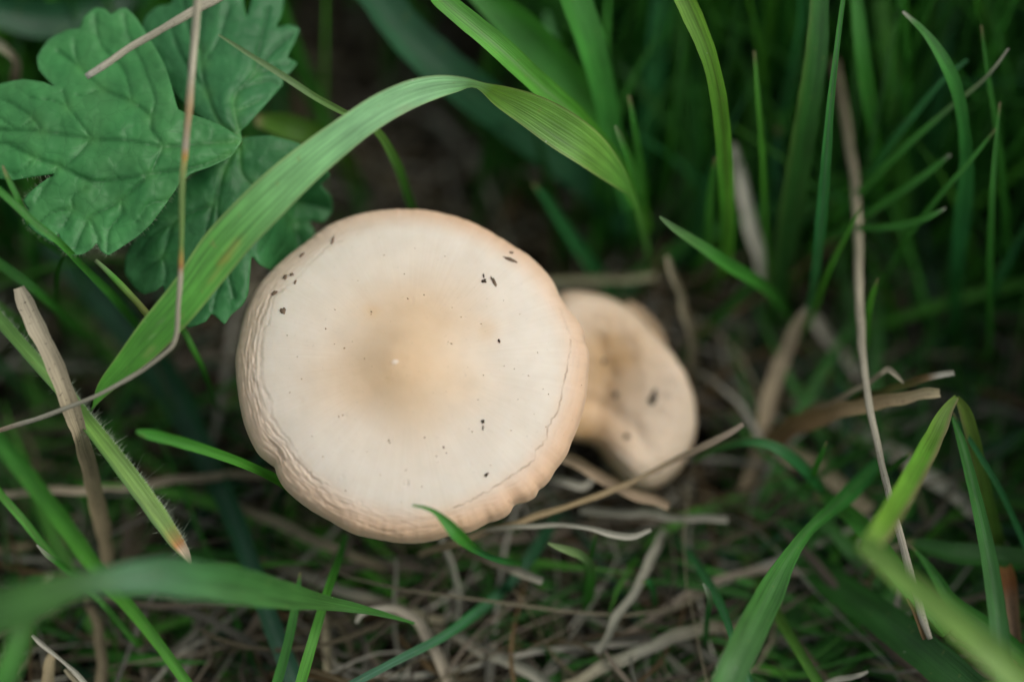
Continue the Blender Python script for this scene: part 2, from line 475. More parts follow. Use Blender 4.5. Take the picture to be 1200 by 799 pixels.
GROOVES = [  # (polyline, depth mm, half width px)
 ([(400,283),(388,286),(350,323),(330,340),(320,350),(317,364),(315,376),(302,396),(298,420),(297,440)], .16, 1.5),
 ([(322,343),(312,352),(302,370),(294,392),(291,420),(292,440),(300,468),(306,494),(312,508),(318,520),(336,540),(350,556),(370,572)], .34, 2.0),
 ([(330,340),(318,346),(310,366),(300,384),(295,400),(297,420),(296,440),(304,460),(308,486),(320,504),(332,516),(346,538),(362,556),(382,568)], .30, 1.9),
 ([(309,384),(306,400),(306,420),(306,446),(317,470),(318,488),(340,520),(358,550),(376,566)], .20, 2.2),
 ([(284,400),(284,430),(288,456),(294,480),(300,500)], .14, 1.6),
 ([(343,537),(387,580),(413,593),(439,604),(460,613),(484,610),(517,606)], .22, 2.2),
 ([(354,558),(376,585),(408,602),(439,618),(470,627)], .24, 2.2),
 ([(326,530),(343,552),(365,576),(391,597),(421,611),(452,622),(484,620),(510,616)], .26, 2.0),
 ([(323,546),(330,540),(326,528),(318,516)], .5, 3.0),
 ([(372,592),(400,610),(430,624)], .15, 2.0),
 ([(668,398),(667,415),(663,438),(655,475),(654,480),(644,498),(638,516),(628,528),(624,540),(604,554),(580,570),(560,582),(532,595)], .17, 1.0),
 ([(659,374),(670,393),(678,408),(676,445),(666,480),(655,500),(645,520)], .10, 1.6),
 ([(684,401),(676,400),(668,390),(655,362)], .14, 1.8),
 ([(688,440),(680,446)], .08, 1.5),
 ([(663,380),(672,404),(671,430),(664,460)], .08, 1.3),
 ([(604,590),(596,588)], .25, 2.0), ([(570,613),(574,607)], .2, 2.0), ([(633,571),(628,566)], .15, 1.8),
 ([(400,272),(440,263),(480,262)], .06, 2.2), ([(345,312),(372,288),(400,272)], .10, 1.8),
]
TILT = math.radians(20)
AX = BK * math.cos(TILT) + UP * math.sin(TILT)
AU = UP * math.cos(TILT) - BK * math.sin(TILT)
NT, CX, CY, CD = 1260, 483.0, 442.0, -3.0
PX = KX * D0
pc = P(CX, CY, CD)
th = np.linspace(-math.pi, math.pi, NT, endpoint=False)
R = cblur(rim_radius(CAP_OUT, CX, CY, th), 2.2)
Rs = cblur(R, 30)
SS = np.concatenate([np.linspace(0.004, 0.70, 60), np.linspace(0.706, 0.985, 92), np.linspace(0.987, 1.0, 14)])
hs_ = [0, .10, .20, .30, .42, .56, .70, .80, .88, .94, .98, 1.0]
hh_ = [7.9, 7.65, 6.9, 6.1, 5.45, 4.95, 4.35, 3.75, 3.05, 2.2, 1.2, -0.4]
hsp = spline(np.stack([np.array(hs_) * 8, hh_], 1), 400)
def cap_h(s): return np.interp(s, hsp[:, 0] / 8, hsp[:, 1])
def cap_points(s, rr, h):
    """s x theta grid -> world; rr rim radius px per theta, h mm"""
    a = s[:, None] * rr * np.cos(th) * PX
    b = s[:, None] * rr * np.sin(th) * PX / math.cos(TILT)
    hz = h * 1e-3
    b = b - s[:, None] ** 2 * (-0.6e-3) * math.tan(TILT)
    q = pc + a[..., None] * RT + b[..., None] * AU + hz[..., None] * AX
    return q
# correct the rim radius for perspective
Rc, Rcs = R.copy(), Rs.copy()
for _ in range(4):
    q = cap_points(np.array([1.0]), Rc, np.full((1, NT), -0.6))[0]
    x, y, _d = proj(q)
    Rc *= R / np.hypot(x - CX, y - CY); 
    q = cap_points(np.array([1.0]), Rcs, np.full((1, NT), -0.6))[0]
    x, y, _d = proj(q)
    Rcs *= Rs / np.hypot(x - CX, y - CY)
w = smooth(0.80, 1.0, SS)[:, None]
RR = Rcs[None] * (1 - w) + Rc[None] * w
H = np.repeat(cap_h(SS)[:, None], NT, 1)
s2 = SS[:, None]
# uneven dome
H += 0.35 * np.sin(th - 0.6) * smooth(.15, .6, s2) * (1 - smooth(.8, 1, s2)) + 0.25 * np.sin(2 * th + 1) * smooth(.2, .6, s2) * (1 - smooth(.9, 1, s2))
q = cap_points(SS, RR, H)
x, y, _d = proj(q.reshape(-1, 3)); x = x.reshape(H.shape); y = y.reshape(H.shape)
wob = np.array([mnoise.noise(Vector((math.cos(t) * 9, math.sin(t) * 9, 3.0))) for t in th]) * 1.4
wob = wob + np.array([mnoise.noise(Vector((math.cos(t) * 34, math.sin(t) * 34, 5.0))) for t in th]) * 1.9
xw = x + wob[None] * np.cos(th); yw = y - wob[None] * np.sin(th)
G_N = []
def _mkbrk(k): return lambda t_: np.array([mnoise.noise(Vector((math.cos(a) * 13, math.sin(a) * 13, k * 3.7))) for a in t_])
BRK = [_mkbrk(k) for k in range(11)]
G = np.zeros_like(H); crack = np.zeros_like(H)
for poly, dep, hw in GROOVES:
    pl = spline(np.array(poly, float), max(6, len(poly) * 5)) if len(poly) > 2 else np.array(poly, float)
    sel = s2[:, 0] > 0.72
    dd = seg_dist(xw[sel], yw[sel], [tuple(p) for p in pl])
    g_ = np.exp(-(dd / hw) ** 2)
    dep = dep * (.24 if hw > 1.2 else .5); hw = hw * .72
    br = .30 + .95 * np.clip(.5 + 1.5 * BRK[(len(G_N) * 37) % 11](th), 0, 1)[None]
    G_N.append(1); g_ = g_ * br
    G[sel] -= dep * g_ - dep * 0.22 * np.exp(-((dd - hw * 2.4) / (hw * 1.3)) ** 2)
    crack[sel] = np.maximum(crack[sel], g_ * min(1, dep / .1) * (0.38 if hw > .9 else 0.75))
# fine wrinkles in the rolled rim, strongest on the lower left
msk = smooth(.82, .9, s2) * (1 - .7 * smooth(.985, 1, s2))
ang = np.exp(-((np.angle(np.exp(1j * (th - math.radians(-150))))) / math.radians(70)) ** 2)
ang2 = 0.25 + 0.75 * ang
fx = np.stack([x, y], -1)
wr = np.zeros_like(H)
rows = np.where(SS > 0.8)[0]
for i in rows:
    si = SS[i]
    wr[i] = [mnoise.noise(Vector((si * 74 + 1.8 * mnoise.noise(Vector((c * 5, s_ * 5, 9))), c * 12, s_ * 12))) for c, s_ in zip(np.cos(th), np.sin(th))]
for (dx_, dy_, dr_, dd_) in [(475,566,4.5,.16),(404,487,3,.08),(457,516,3,.07),(433,366,3,.06),(528,402,4,.08),(560,382,7,.07),(372,575,4,.08),(398,560,6,.05),(610,470,5,.05),(480,352,6,.06),(548,545,5,.05),(420,590,5,.06),(520,300,6,.05),(350,470,5,.05)]:
    rad_ = np.hypot(x - dx_, y - dy_)
    G -= dd_ * np.exp(-((rad_ - dr_ * .55) / (dr_ * .4)) ** 2) * (.35 + .65 * np.clip((x - dx_) / dr_, 0, 1))
fine = np.zeros_like(H)
sub = q[:, ::3]
nz_ = np.array([mnoise.fractal(Vector(p * 420), 1, 2, 4) for p in sub.reshape(-1, 3)]).reshape(sub.shape[:2])
fine = np.repeat(nz_, 3, 1)[:, :NT]
fine = (fine + np.roll(fine, 1, 1) + np.roll(fine, -1, 1)) / 3
H2 = H + G + np.exp(-(np.hypot((x - 463) / 3.6, (y - 424) / 2.8)) ** 2) * .12 + fine * .012 * smooth(.02, .1, s2) + wr * 0.13 * msk * ang2[None]
# faint radial crenulation of the margin, lower right
rad = np.array([mnoise.noise(Vector((math.cos(t) * 24, math.sin(t) * 24, 0))) for t in th])
H2 += rad[None] * 0.16 * smooth(.88, 1, s2)
q = cap_points(SS, RR, H2)
# underside lip
US = np.array([0.995, 0.98, 0.95, 0.88, 0.6, 0.3, 0.07])
UH = np.array([-1.5, -2.0, -2.2, -1.6, 0.4, 1.8, 2.2])
qu = cap_points(US, np.repeat(Rc[None], len(US), 0), np.repeat(UH[:, None], NT, 1) + rad[None] * 0.16 * np.exp(-(1 - US) * 30)[:, None])
# colour of the skin, plus painted shade at the umbo's lower left
cream = np.array([0.71, 0.64, 0.54]); tan = np.array([0.61, 0.37, 0.15]); rimc = np.array([0.70, 0.455, 0.285]); pink = np.array([0.66, 0.52, 0.40])
rr_ = np.hypot((x - 470) / 1.05, y - 422) + 10 * np.sin(3 * th + 1)[None] + 9 * np.sin(5 * th)[None] * smooth(0.05, .3, s2)
f = (0.34 * np.exp(-(rr_ / 96) ** 4) + 0.18 * np.exp(-(rr_ / 135) ** 2) + 0.20 * np.exp(-(np.hypot(x - 456, y - 450) / 50) ** 2) + 0.14 * np.exp(-(np.hypot(x - 490, y - 395) / 70) ** 2))  # lower left term is partly the umbo's shade, painted as tan
for (sx, sy, sr, sa) in [(572,388,14,.25),(480,352,30,.15),(560,378,30,.12),(436,365,10,.2)]:
    f = f + sa * np.exp(-(np.hypot(x - sx, y - sy) / sr) ** 2)
f = np.clip(f * .86, 0, 1)[..., None]
tint = cream * (1 - f) + tan * f
fr = (smooth(.78, .99, s2) * (0.72 + 0.28 * np.clip(np.cos(th + math.radians(60)), 0, 1)[None] + .25 * np.exp(-((th - 1.2) / .6) ** 2)[None]))
fr = np.clip(fr * 0.95, 0, 1)[..., None]
tint = tint * (1 - fr) + rimc * fr
fl = (smooth(.8, .93, s2) * np.exp(-((np.angle(np.exp(1j * (th - 2.5)))) / .55) ** 2)[None] * .6)[..., None]
tint = tint * (1 - fl) + pink * fl
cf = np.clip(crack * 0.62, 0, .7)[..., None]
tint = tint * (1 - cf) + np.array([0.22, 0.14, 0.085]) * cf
tint = tint * (1 + np.array([.02, .028, .04]) * np.clip(fine * 1.2, -1, 1)[..., None])
fib = np.array([[mnoise.noise(Vector((c * 70, s_ * 70, si * 3))) for c, s_ in zip(np.cos(th), np.sin(th))] for si in SS])
tint = tint * (1 + np.array([.022, .03, .04]) * (fib * smooth(.2, .5, s2))[..., None])
pim = np.exp(-(np.hypot((x - 463) / 3.6, (y - 424) / 2.8)) ** 4)[..., None] * .8
tint = tint * (1 - pim) + np.array([.78, .68, .58]) * pim
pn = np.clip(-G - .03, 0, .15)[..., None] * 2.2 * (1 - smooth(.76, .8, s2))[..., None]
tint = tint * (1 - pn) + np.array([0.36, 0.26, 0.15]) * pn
tu = np.repeat(np.array([[0.52, 0.40, 0.26]]), len(US) * NT, 0)
V = np.concatenate([q.reshape(-1, 3), qu.reshape(-1, 3)])
tintv = np.concatenate([tint.reshape(-1, 3), tu])
nr = len(SS) + len(US)
F = strip_faces(nr, NT, True).tolist()
F.append(list(range(NT))[::-1])
stem_foot = P(488.0, 572.0, -46.0)
big = empty('mushroom', tuple(stem_foot))
tag(big, 'large cream mushroom with round wrinkled cap and tan centre, under the arching blade', 'mushroom', 'cream mushrooms in the grass')
mesh_obj('cap', V, F, CAPM, big, tintv)
CAPX, CAPY, CAPQ = x.ravel(), y.ravel(), q.reshape(-1, 3)
def on_cap(px, py):
    i = np.argmin((CAPX - px) ** 2 + (CAPY - py) ** 2)
    return CAPQ[i]
def stem(parent, top, foot, r0, r1, bend, col):
    t = np.linspace(0, 1, 26)[:, None]
    C = top * (1 - t) + foot * t + np.array(bend) * np.sin(t * math.pi)
    a = np.linspace(0, 2 * math.pi, 28, endpoint=False)
    rr = (r0 * (1 - t) + r1 * t + (r0 * .35) * np.exp(-t * 18)) * (1 + .04 * np.sin(a * 7 + t * 3) + .03 * np.sin(a * 3))
    V = C[:, None] + (rr * np.cos(a))[..., None] * np.array([1., 0, 0]) + (rr * np.sin(a))[..., None] * np.array([0, .86, .5])
    c = np.repeat(np.array([col]), V.shape[0] * V.shape[1], 0)
    mesh_obj('stem', V.reshape(-1, 3), strip_faces(26, 28, True), CAPM, parent, c)
stem(big, pc + AX * .0028, stem_foot + np.array([0, 0, -.004]), .0022, .0019, (.0015, .001, 0), (0.55, 0.43, 0.29))
# gills under the cap
gv, gfc = [], []
for k in range(44):
    a = 2 * math.pi * k / 44
    j = int((a + math.pi) / (2 * math.pi) * NT) % NT
    ss = np.linspace(.12, .95, 12)
    hb = np.interp(ss, US[::-1], UH[::-1])
    up_ = cap_points(ss, np.repeat(Rc[None], 12, 0), np.repeat(hb[:, None], NT, 1))[:, j]
    dn = up_ - AX * (np.sin(np.linspace(.25, 1, 12) * math.pi) * .0026 + .0003)[:, None]
    dn = np.where(np.linspace(0, 1, 12)[:, None] > .97, up_, dn)
    b0 = len(gv); gv += list(np.stack([up_, dn], 1).reshape(-1, 3))
    gfc += [[b0 + 2*i, b0 + 2*i + 1, b0 + 2*i + 3, b0 + 2*i + 2] for i in range(11)]
gl = mesh_obj('gills', np.array(gv), gfc, CAPM, big, np.repeat(np.array([[0.6, 0.48, 0.33]]), len(gv), 0))
# fine specks of dirt stuck all over the cap
def lump(c, rx, ry, rz, ang, X, Y, Z, seed, seg=7):
    rs = np.random.default_rng(seed)
    V, F = [], []
    for i, ph in enumerate((0.35, 1.1, 1.9)):
        for k in range(seg):
            a = 2 * math.pi * k / seg
            r = math.sin(ph) * rs.uniform(.45, 1.35)
            u_, v_, w_ = rx * r * math.cos(a), ry * r * math.sin(a), rz * math.cos(ph)
            V.append(c + X * (u_ * math.cos(ang) - v_ * math.sin(ang)) + Y * (u_ * math.sin(ang) + v_ * math.cos(ang)) + Z * w_)
    for i in range(2):
        for k in range(seg):
            F.append([i * seg + k, i * seg + (k + 1) % seg, (i + 1) * seg + (k + 1) % seg, (i + 1) * seg + k])
    F.append(list(range(seg))[::-1]); F.append([2 * seg + k for k in range(seg)])
    return V, F
SPK = [(630,413,1.2),(682,451,1.3),(608,468,1.2),(564,379,1.3),(497,345,1.3),(474,322,1.1),(478,350,1.6),(436,366,2),(435,368,1.5),(520,523,2),(512,535,1.2),(513,541,1),(523,530,1.2),(498,512,1.6),(456,515,1.6),(457,518,1.3),(528,403,1.6),(526,400,1.2),(354,444,1.3),(382,385,1.3),(337,393,1.3),(402,486,1.5),(397,488,1.3),(366,511,1.3),(392,362,1),(405,575,1.6),(446,556,1.2),(547,430,1.0),(602,432,1.1),(590,429,1.1),(567,440,1),(636,456,1.2),(643,462,1.1),(626,485,1.1),(553,505,1.2),(550,502,1),(522,458,.9),(575,545,1),(600,505,1.1),(540,372,1),(530,360,1.1),(590,352,1),(571,350,.9),(412,400,1.2),(391,403,1.1),(404,408,1.4),(348,418,1),(340,460,1.2),(378,535,1.1),(430,530,1.1),(495,570,1.1),(476,552,1),(470,588,1),(427,420,.9),(560,468,1),(620,440,1),(486,290,1),(522,300,.9),(450,300,.9),(420,330,.9),(610,368,.9),(640,500,.9)]
sv, sf = [], []
for k, (px, py, r) in enumerate(SPK):
    c = on_cap(px, py) + AX * .00003
    v_, f_ = lump(c, r * PX * random.uniform(.5, .9), r * PX * random.uniform(.35, .7), .00008, random.random() * 3, RT, AU, AX, k, 6)
    b0 = len(sv); sv += v_; sf += [[b0 + i for i in ff] for ff in f_]
sp = mesh_obj('specks', np.array(sv), sf, SPECK, big)
tag(sp, kind='stuff')
# larger flecks of dirt: things of their own
FLK = [(322,343,4.2,3.2,.6,'dark brown soil crumb on the cap rim beside the leaf, upper of the two largest'),
 (332,364,3.4,5.2,.15,'dark oval soil crumb inside the left rim of the large cap, lowest of its row'),
 (335,325,2.6,4.0,-.4,'small ragged soil crumb on the upper left cap rim, left of a close pair'),
 (342,322,3.0,2.4,.7,'small round soil crumb on the upper left cap rim, right of a close pair'),
 (346,331,1.6,3.0,-.4,'tiny soil crumb just below the close pair on the upper left cap rim'),
 (354,299,2.0,4.8,-.6,'short slanted soil streak near the upper left edge of the large cap'),
 (390,282,1.9,8.5,-.2,'long thin brown fleck across the upper left rim line of the large cap'),
 (568,329,3.0,3.4,.2,'blackish L shaped crumb near the top right of the large cap'),
 (579,330,2.2,7.5,.35,'grey brown splinter beside the blackish crumb at the cap top right'),
 (597,304,2.0,9.5,1.2,'thin bent plant fibre lying along the top right cap rim'),
 (599,296,2.6,1.8,.2,'tiny brown crumb above the bent fibre on the top right cap rim'),
 (585,400,1.3,3.0,.3,'tiny black splinter right of the tan centre of the large cap'),
 (566,494,2.6,2.0,.0,'black crumb on the lower right face of the large cap'),
 (570,556,1.6,3.4,-.7,'dark slanted splinter near the bottom right rim line of the large cap')]
for k, (px, py, rx, ry, an, lab) in enumerate(FLK):
    c = on_cap(px, py) + AX * .00006
    v_, f_ = lump(c, rx * PX, ry * PX, .00016, an, RT, AU, AX, 100 + k, 10)
    if k == 7:
        v2, f2 = lump(on_cap(566.5, 324) + AX * .00006, 1.0 * PX, 3.6 * PX, .00014, .1, RT, AU, AX, 140, 10)
        b0 = len(v_); v_ += v2; f_ += [[b0 + i for i in ff] for ff in f2]
    if k == 12:
        v2, f2 = lump(on_cap(565.5, 500) + AX * .00006, .9 * PX, 3.0 * PX, .00014, -.1, RT, AU, AX, 141, 10)
        b0 = len(v_); v_ += v2; f_ += [[b0 + i for i in ff] for ff in f2]
    o = mesh_obj('soil_crumb', np.array(v_), f_, CRUMBD if k in (7, 11, 12, 13) else CRUMB, None, origin=c)
    tag(o, lab, 'soil crumb', 'dark crumbs stuck on the large cap')

# ------------------------------------------------------------------ the smaller mushroom behind
C2 = [(640,385),(645,352),(660,340),(690,341),(720,349),(742,362),(760,380),(775,398),(795,424),(808,450),(816,478),(818,500),(813,524),(802,546),(786,563),(766,573),(748,572),(734,563),(724,552),(716,541),(712,531),(708,523),(698,516),(684,513),(668,512),(652,500),(643,470),(638,430)]
CX, CY, CD = 738.0, 458.0, -25.0
pc2 = P(CX, CY, CD)
T2 = math.radians(16)
AX2 = BK * math.cos(T2) + UP * math.sin(T2) * .5 + RT * math.sin(T2) * .6; AX2 /= np.linalg.norm(AX2)
AR2 = RT - (RT @ AX2) * AX2; AR2 /= np.linalg.norm(AR2)
AU2 = np.cross(AX2, AR2)
N2 = 420
th2 = np.linspace(-math.pi, math.pi, N2, endpoint=False)
R2 = cblur(rim_radius(C2, CX, CY, th2), 3.0)
S2 = np.concatenate([np.linspace(.01, .85, 50), np.linspace(.865, 1, 22)])
def cap2_points(s, h, rr):
    x0 = CX + s[:, None] * rr * np.cos(th2); y0 = CY - s[:, None] * rr * np.sin(th2)
    ray = P(x0, y0, np.zeros_like(x0)) - CAM
    ray /= np.linalg.norm(ray, axis=-1)[..., None]
    # meet the tilted plane of the cap, then rise along its axis
    t = ((pc2 - CAM) @ AX2) / (ray @ AX2)
    return CAM + ray * t[..., None] + (h * 1e-3)[..., None] * AX2
X2 = CX + S2[:, None] * R2 * np.cos(th2); Y2 = CY - S2[:, None] * R2 * np.sin(th2)
h2 = np.interp(S2, [0, .3, .6, .75, .88, .96, 1], [2.2, 2.4, 2.7, 2.6, 1.9, .7, -.9])[:, None] + np.zeros((1, N2))
dip = np.exp(-(np.hypot((X2 - 700) / 40, (Y2 - 470) / 50)) ** 2)
h2 = h2 - 3.2 * dip - 2.0 * np.exp(-(np.hypot((X2 - 690) / 30, (Y2 - 508) / 22)) ** 2) + 1.0 * np.exp(-(np.hypot((X2 - 740) / 30, (Y2 - 540) / 25)) ** 2)
h2 += np.array([mnoise.fractal(Vector((a / 26, b / 26, 2)), 1, 2, 3) for a, b in zip(X2.ravel(), Y2.ravel())]).reshape(X2.shape) * .28 * smooth(.05, .3, S2)[:, None]
h2 -= .6 * np.exp(-(seg_dist(X2, Y2, [(690, 470), (715, 478), (738, 500), (752, 528)]) / 10) ** 2) + .45 * np.exp(-(seg_dist(X2, Y2, [(700, 400), (716, 440), (706, 470)]) / 8) ** 2)
h2 += 0.5 * np.sin(3 * th2 + 1)[None] * smooth(.5, 1, S2)[:, None]
q2 = cap2_points(S2, h2, R2)
u2 = cap2_points(np.array([.985, .95, .8, .4, .05]), np.repeat(np.array([-2.7, -2.8, -2.0, -.8, -.5])[:, None], N2, 1) - 3.5 * np.exp(-(np.hypot((CX + np.array([.985, .95, .8, .4, .05])[:, None] * R2 * np.cos(th2) - 700) / 50, (CY - np.array([.985, .95, .8, .4, .05])[:, None] * R2 * np.sin(th2) - 475) / 55)) ** 2), R2)
c2a, c2b, c2c = np.array([0.73, 0.585, 0.44]), np.array([0.58, 0.36, 0.17]), np.array([0.52, 0.35, 0.21])
f = np.clip(.8 * np.exp(-(np.hypot((X2 - 715) / 44, (Y2 - 415) / 42)) ** 2) + .55 * np.exp(-(np.hypot((X2 - 690) / 45, (Y2 - 480) / 50)) ** 2) + .6 * np.exp(-(np.hypot((X2 - 680) / 36, (Y2 - 512) / 18)) ** 2), 0, 1)[..., None]
f = np.clip(f + .16 * np.array([mnoise.fractal(Vector((a / 18, b / 18, 6)), 1, 2, 3) for a, b in zip(X2.ravel(), Y2.ravel())]).reshape(X2.shape)[..., None] * (.3 + f), 0, 1)
t2 = c2a * (1 - f) + c2b * f
f = (smooth(.86, 1, S2)[:, None] * .6 * np.ones((1, N2)))[..., None]
t2 = t2 * (1 - f) + c2c * f
V = np.concatenate([q2.reshape(-1, 3), u2.reshape(-1, 3)])
tv = np.concatenate([t2.reshape(-1, 3), np.repeat(np.array([[.45, .33, .2]]), 5 * N2, 0)])
F = strip_faces(len(S2) + 5, N2, True).tolist(); F.append(list(range(N2))[::-1])
foot2 = P(745.0, 500.0, -56.0); foot2[2] = 0
small = empty('mushroom', tuple(foot2))
tag(small, 'smaller tan mushroom with curved saddle shaped cap, half hidden behind the large one', 'mushroom', 'cream mushrooms in the grass')
mesh_obj('cap', V, F, CAPM, small, tv)
stem(small, pc2 - AX2 * .0015, foot2 + np.array([0, 0, -.004]), .0021, .0018, (.001, .001, 0), (0.5, 0.38, 0.25))
def on_cap2(px, py):
    i = np.argmin((X2.ravel() - px) ** 2 + (Y2.ravel() - py) ** 2)
    return q2.reshape(-1, 3)[i]
# the upturned flap of the margin
fl_o = np.array([(738,352),(752,360),(766,374),(777,391),(783,408)], float)
fl_i = np.array([(725,362),(742,374),(756,388),(768,402),(778,416)], float)
a_, b_ = spline(fl_o, 24), spline(fl_i, 24)
fv = []
for k in range(6):
    t = k / 5
    p_ = a_ * (1 - t) + b_ * t
    fv.append(P(p_[:, 0], p_[:, 1], np.full(24, -30.5) + 1.0 * math.sin(t * 3) + .5 * np.sin(np.arange(24) * .4)))
fv = np.array(fv)
fv2 = fv + FW * .0012
Vf = np.concatenate([fv, fv2[::-1]]).reshape(-1, 3)
mesh_obj('cap_flap', Vf, strip_faces(12, 24), CAPM, small, np.repeat(np.array([[.42, .30, .19]]), len(Vf), 0))
for k, (px, py, rx, ry, an, lab) in enumerate([(762,467,6,13,-.45,'largest dark stain lump on the right face of the smaller tan cap'),(722,462,4.5,5,0,'dark crumb in the middle hollow of the smaller tan cap'),(706,424,4,4,0,'faint brown crumb high in the hollow of the smaller tan cap'),(733,513,6,4,.3,'brown crumb low on the smaller tan cap near its notch'),(764,553,9,3,.25,'dark flat crumb beside the straw at the bottom of the smaller cap')]):
    c = on_cap2(px, py)
    v_, f_ = lump(c, rx * PX, ry * PX, .0003, an, AR2, AU2, AX2, 200 + k, 10)
    tag(mesh_obj('soil_crumb', np.array(v_), f_, CRUMBD if k in (0, 4) else CRUMB, None, origin=c), lab, 'soil crumb', 'dark crumbs stuck on the smaller cap')

# ------------------------------------------------------------------ the lobed leaf
def lamina(name, poly, veins, dfun, parent, base_col, step=2.4, seed=0):
    npoly = len(poly) * 5
    pp_ = np.array(poly, float); npp = len(pp_)
    bd = []
    for i in range(npp):
        p0, p1, p2, p3 = pp_[i - 1], pp_[i], pp_[(i + 1) % npp], pp_[(i + 2) % npp]
        for t in (0, .2, .4, .6, .8):
            cr = .5 * (2 * p1 + (p2 - p0) * t + (2 * p0 - 5 * p1 + 4 * p2 - p3) * t * t + (3 * p1 - p0 - 3 * p2 + p3) * t ** 3)
            v_ = cr * .45 + (p1 * (1 - t) + p2 * t) * .55
            bd.append((float(v_[0]), float(v_[1])))
    bx = np.array(bd)
    xs = np.arange(bx[:, 0].min(), bx[:, 0].max(), step); ys = np.arange(bx[:, 1].min(), bx[:, 1].max(), step)
    gx_, gy_ = np.meshgrid(xs, ys); gx_[::2] += step / 2
    g_ = np.stack([gx_.ravel(), gy_.ravel()], 1)
    g_ += np.random.default_rng(seed).uniform(-.2, .2, g_.shape) * step
    # inside test
    ins = np.zeros(len(g_), bool)
    for (x0, y0), (x1, y1) in zip(bd, bd[1:] + bd[:1]):
        c = ((y0 > g_[:, 1]) != (y1 > g_[:, 1])) & (g_[:, 0] < (x1 - x0) * (g_[:, 1] - y0) / (y1 - y0 + 1e-12) + x0)
        ins ^= c
    dist = seg_dist(g_[:, 0], g_[:, 1], bd + bd[:1])
    g_ = g_[ins & (dist > step * .6)]
    vs = [Vector(p) for p in bd] + [Vector(p) for p in g_]
    nb = len(bd)
    vo, _e, fo, *_ = delaunay_2d_cdt(vs, [], [list(range(nb))], 1, 1e-5)
    pv = np.array([(v.x, v.y) for v in vo])
    dv = np.full(len(pv), 1e9); node = np.zeros(len(pv)); wmain = np.zeros(len(pv)); gsum = np.zeros(len(pv))
    for line, wd in veins:
        l = spline(np.array(line, float), len(line) * 6)
        d_ = seg_dist(pv[:, 0], pv[:, 1], [tuple(p) for p in l])
        dv = np.minimum(dv, d_ / wd)
        gsum = np.maximum(gsum, np.exp(-(d_ / (1.9 * wd)) ** 2) * (0.5 + 0.5 * wd))
        node = np.maximum(node, np.exp(-(np.hypot(pv[:, 0] - line[0][0], pv[:, 1] - line[0][1]) / 9) ** 2))
    edge = seg_dist(pv[:, 0], pv[:, 1], bd + bd[:1])
    d = dfun(pv[:, 0], pv[:, 1]) - 0.16 * gsum + 0.50 * (1 - np.exp(-dv / 9)) - 0.30 * np.exp(-edge / 6)
    d += np.array([mnoise.fractal(Vector((a / 30, b / 30, seed)), 1, 2, 3) for a, b in pv]) * .35
    Q = P(pv[:, 0], pv[:, 1], d)
    bc = np.array(base_col)
    f = (0.8 * np.clip(gsum, 0, 1))[:, None]
    c = bc * (1 - f) + bc * np.array([.36, .55, .42]) * f
    big_ = np.array([mnoise.fractal(Vector((a / 45, b / 45, seed + 9)), 1, 2, 4) for a, b in pv])[:, None]
    c = c * (1 + np.array([.35, .16, .22]) * np.clip(big_, -1, 1))
    f = np.clip(node * .35 + .6 * np.exp(-(np.hypot(pv[:, 0] - 283, pv[:, 1] - 165) / 45) ** 2) * np.exp(-(dv / 3) ** 2), 0, 1)[:, None]
    c = c * (1 - f) + np.array([.095, .30, .075]) * f
    f = (np.exp(-edge / 2.2) * .35)[:, None]
    c = c * (1 - f) + np.array([.10, .29, .11]) * f
    F = [list(t)[::-1] for t in fo]
    o = mesh_obj(name, Q, F, LEAF, parent, c)
    md = o.modifiers.new('thickness', 'SOLIDIFY'); md.thickness = .00012; md.offset = -1
    return o, bd, pv, d
LA = [(283,165),(268,152),(248,142),(225,134),(209,128),(202,104),(192,74),(172,40),(160,22),(148,10),(139,11),(130,17),(123,11),(112,9),(98,20),(92,33),(78,35),(56,47),(43,66),(45,82),(58,97),(62,101),(50,96),(26,93),(0,98),(-22,108),(-38,128),(-32,150),(-44,170),(-32,196),(-8,208),(12,212),(30,209),(50,206),(62,205),(46,216),(32,228),(27,236),(33,246),(28,256),(30,263),(44,274),(61,284),(68,274),(71,282),(73,294),(82,299),(97,298),(108,291),(113,285),(118,294),(127,299),(142,290),(160,278),(176,264),(188,248),(200,231),(212,214),(224,204),(245,196),(270,184)]
LB = [(283,165),(282,154),(290,147),(310,124),(331,100),(332,94),(341,84),(348,74),(337,67),(345,50),(351,34),(338,29),(324,32),(330,18),(333,0),(331,-20),(318,-40),(306,-34),(297,-10),(289,20),(284,-8),(276,-32),(255,-44),(230,-38),(212,-22),(200,4),(183,8),(170,20),(166,36),(180,70),(196,96),(208,116),(226,132),(252,148)]
LC = [(283,163),(294,160),(318,159),(350,168),(372,186),(387,206),(376,217),(388,231),(389,247),(378,261),(362,259),(369,272),(362,292),(344,312),(322,318),(304,310),(295,301),(293,322),(291,344),(284,358),(271,369),(263,380),(255,373),(248,368),(241,377),(221,384),(204,374),(196,356),(191,335),(182,341),(168,345),(156,335),(146,320),(147,300),(160,275),(185,240),(212,214),(235,200),(262,185)]
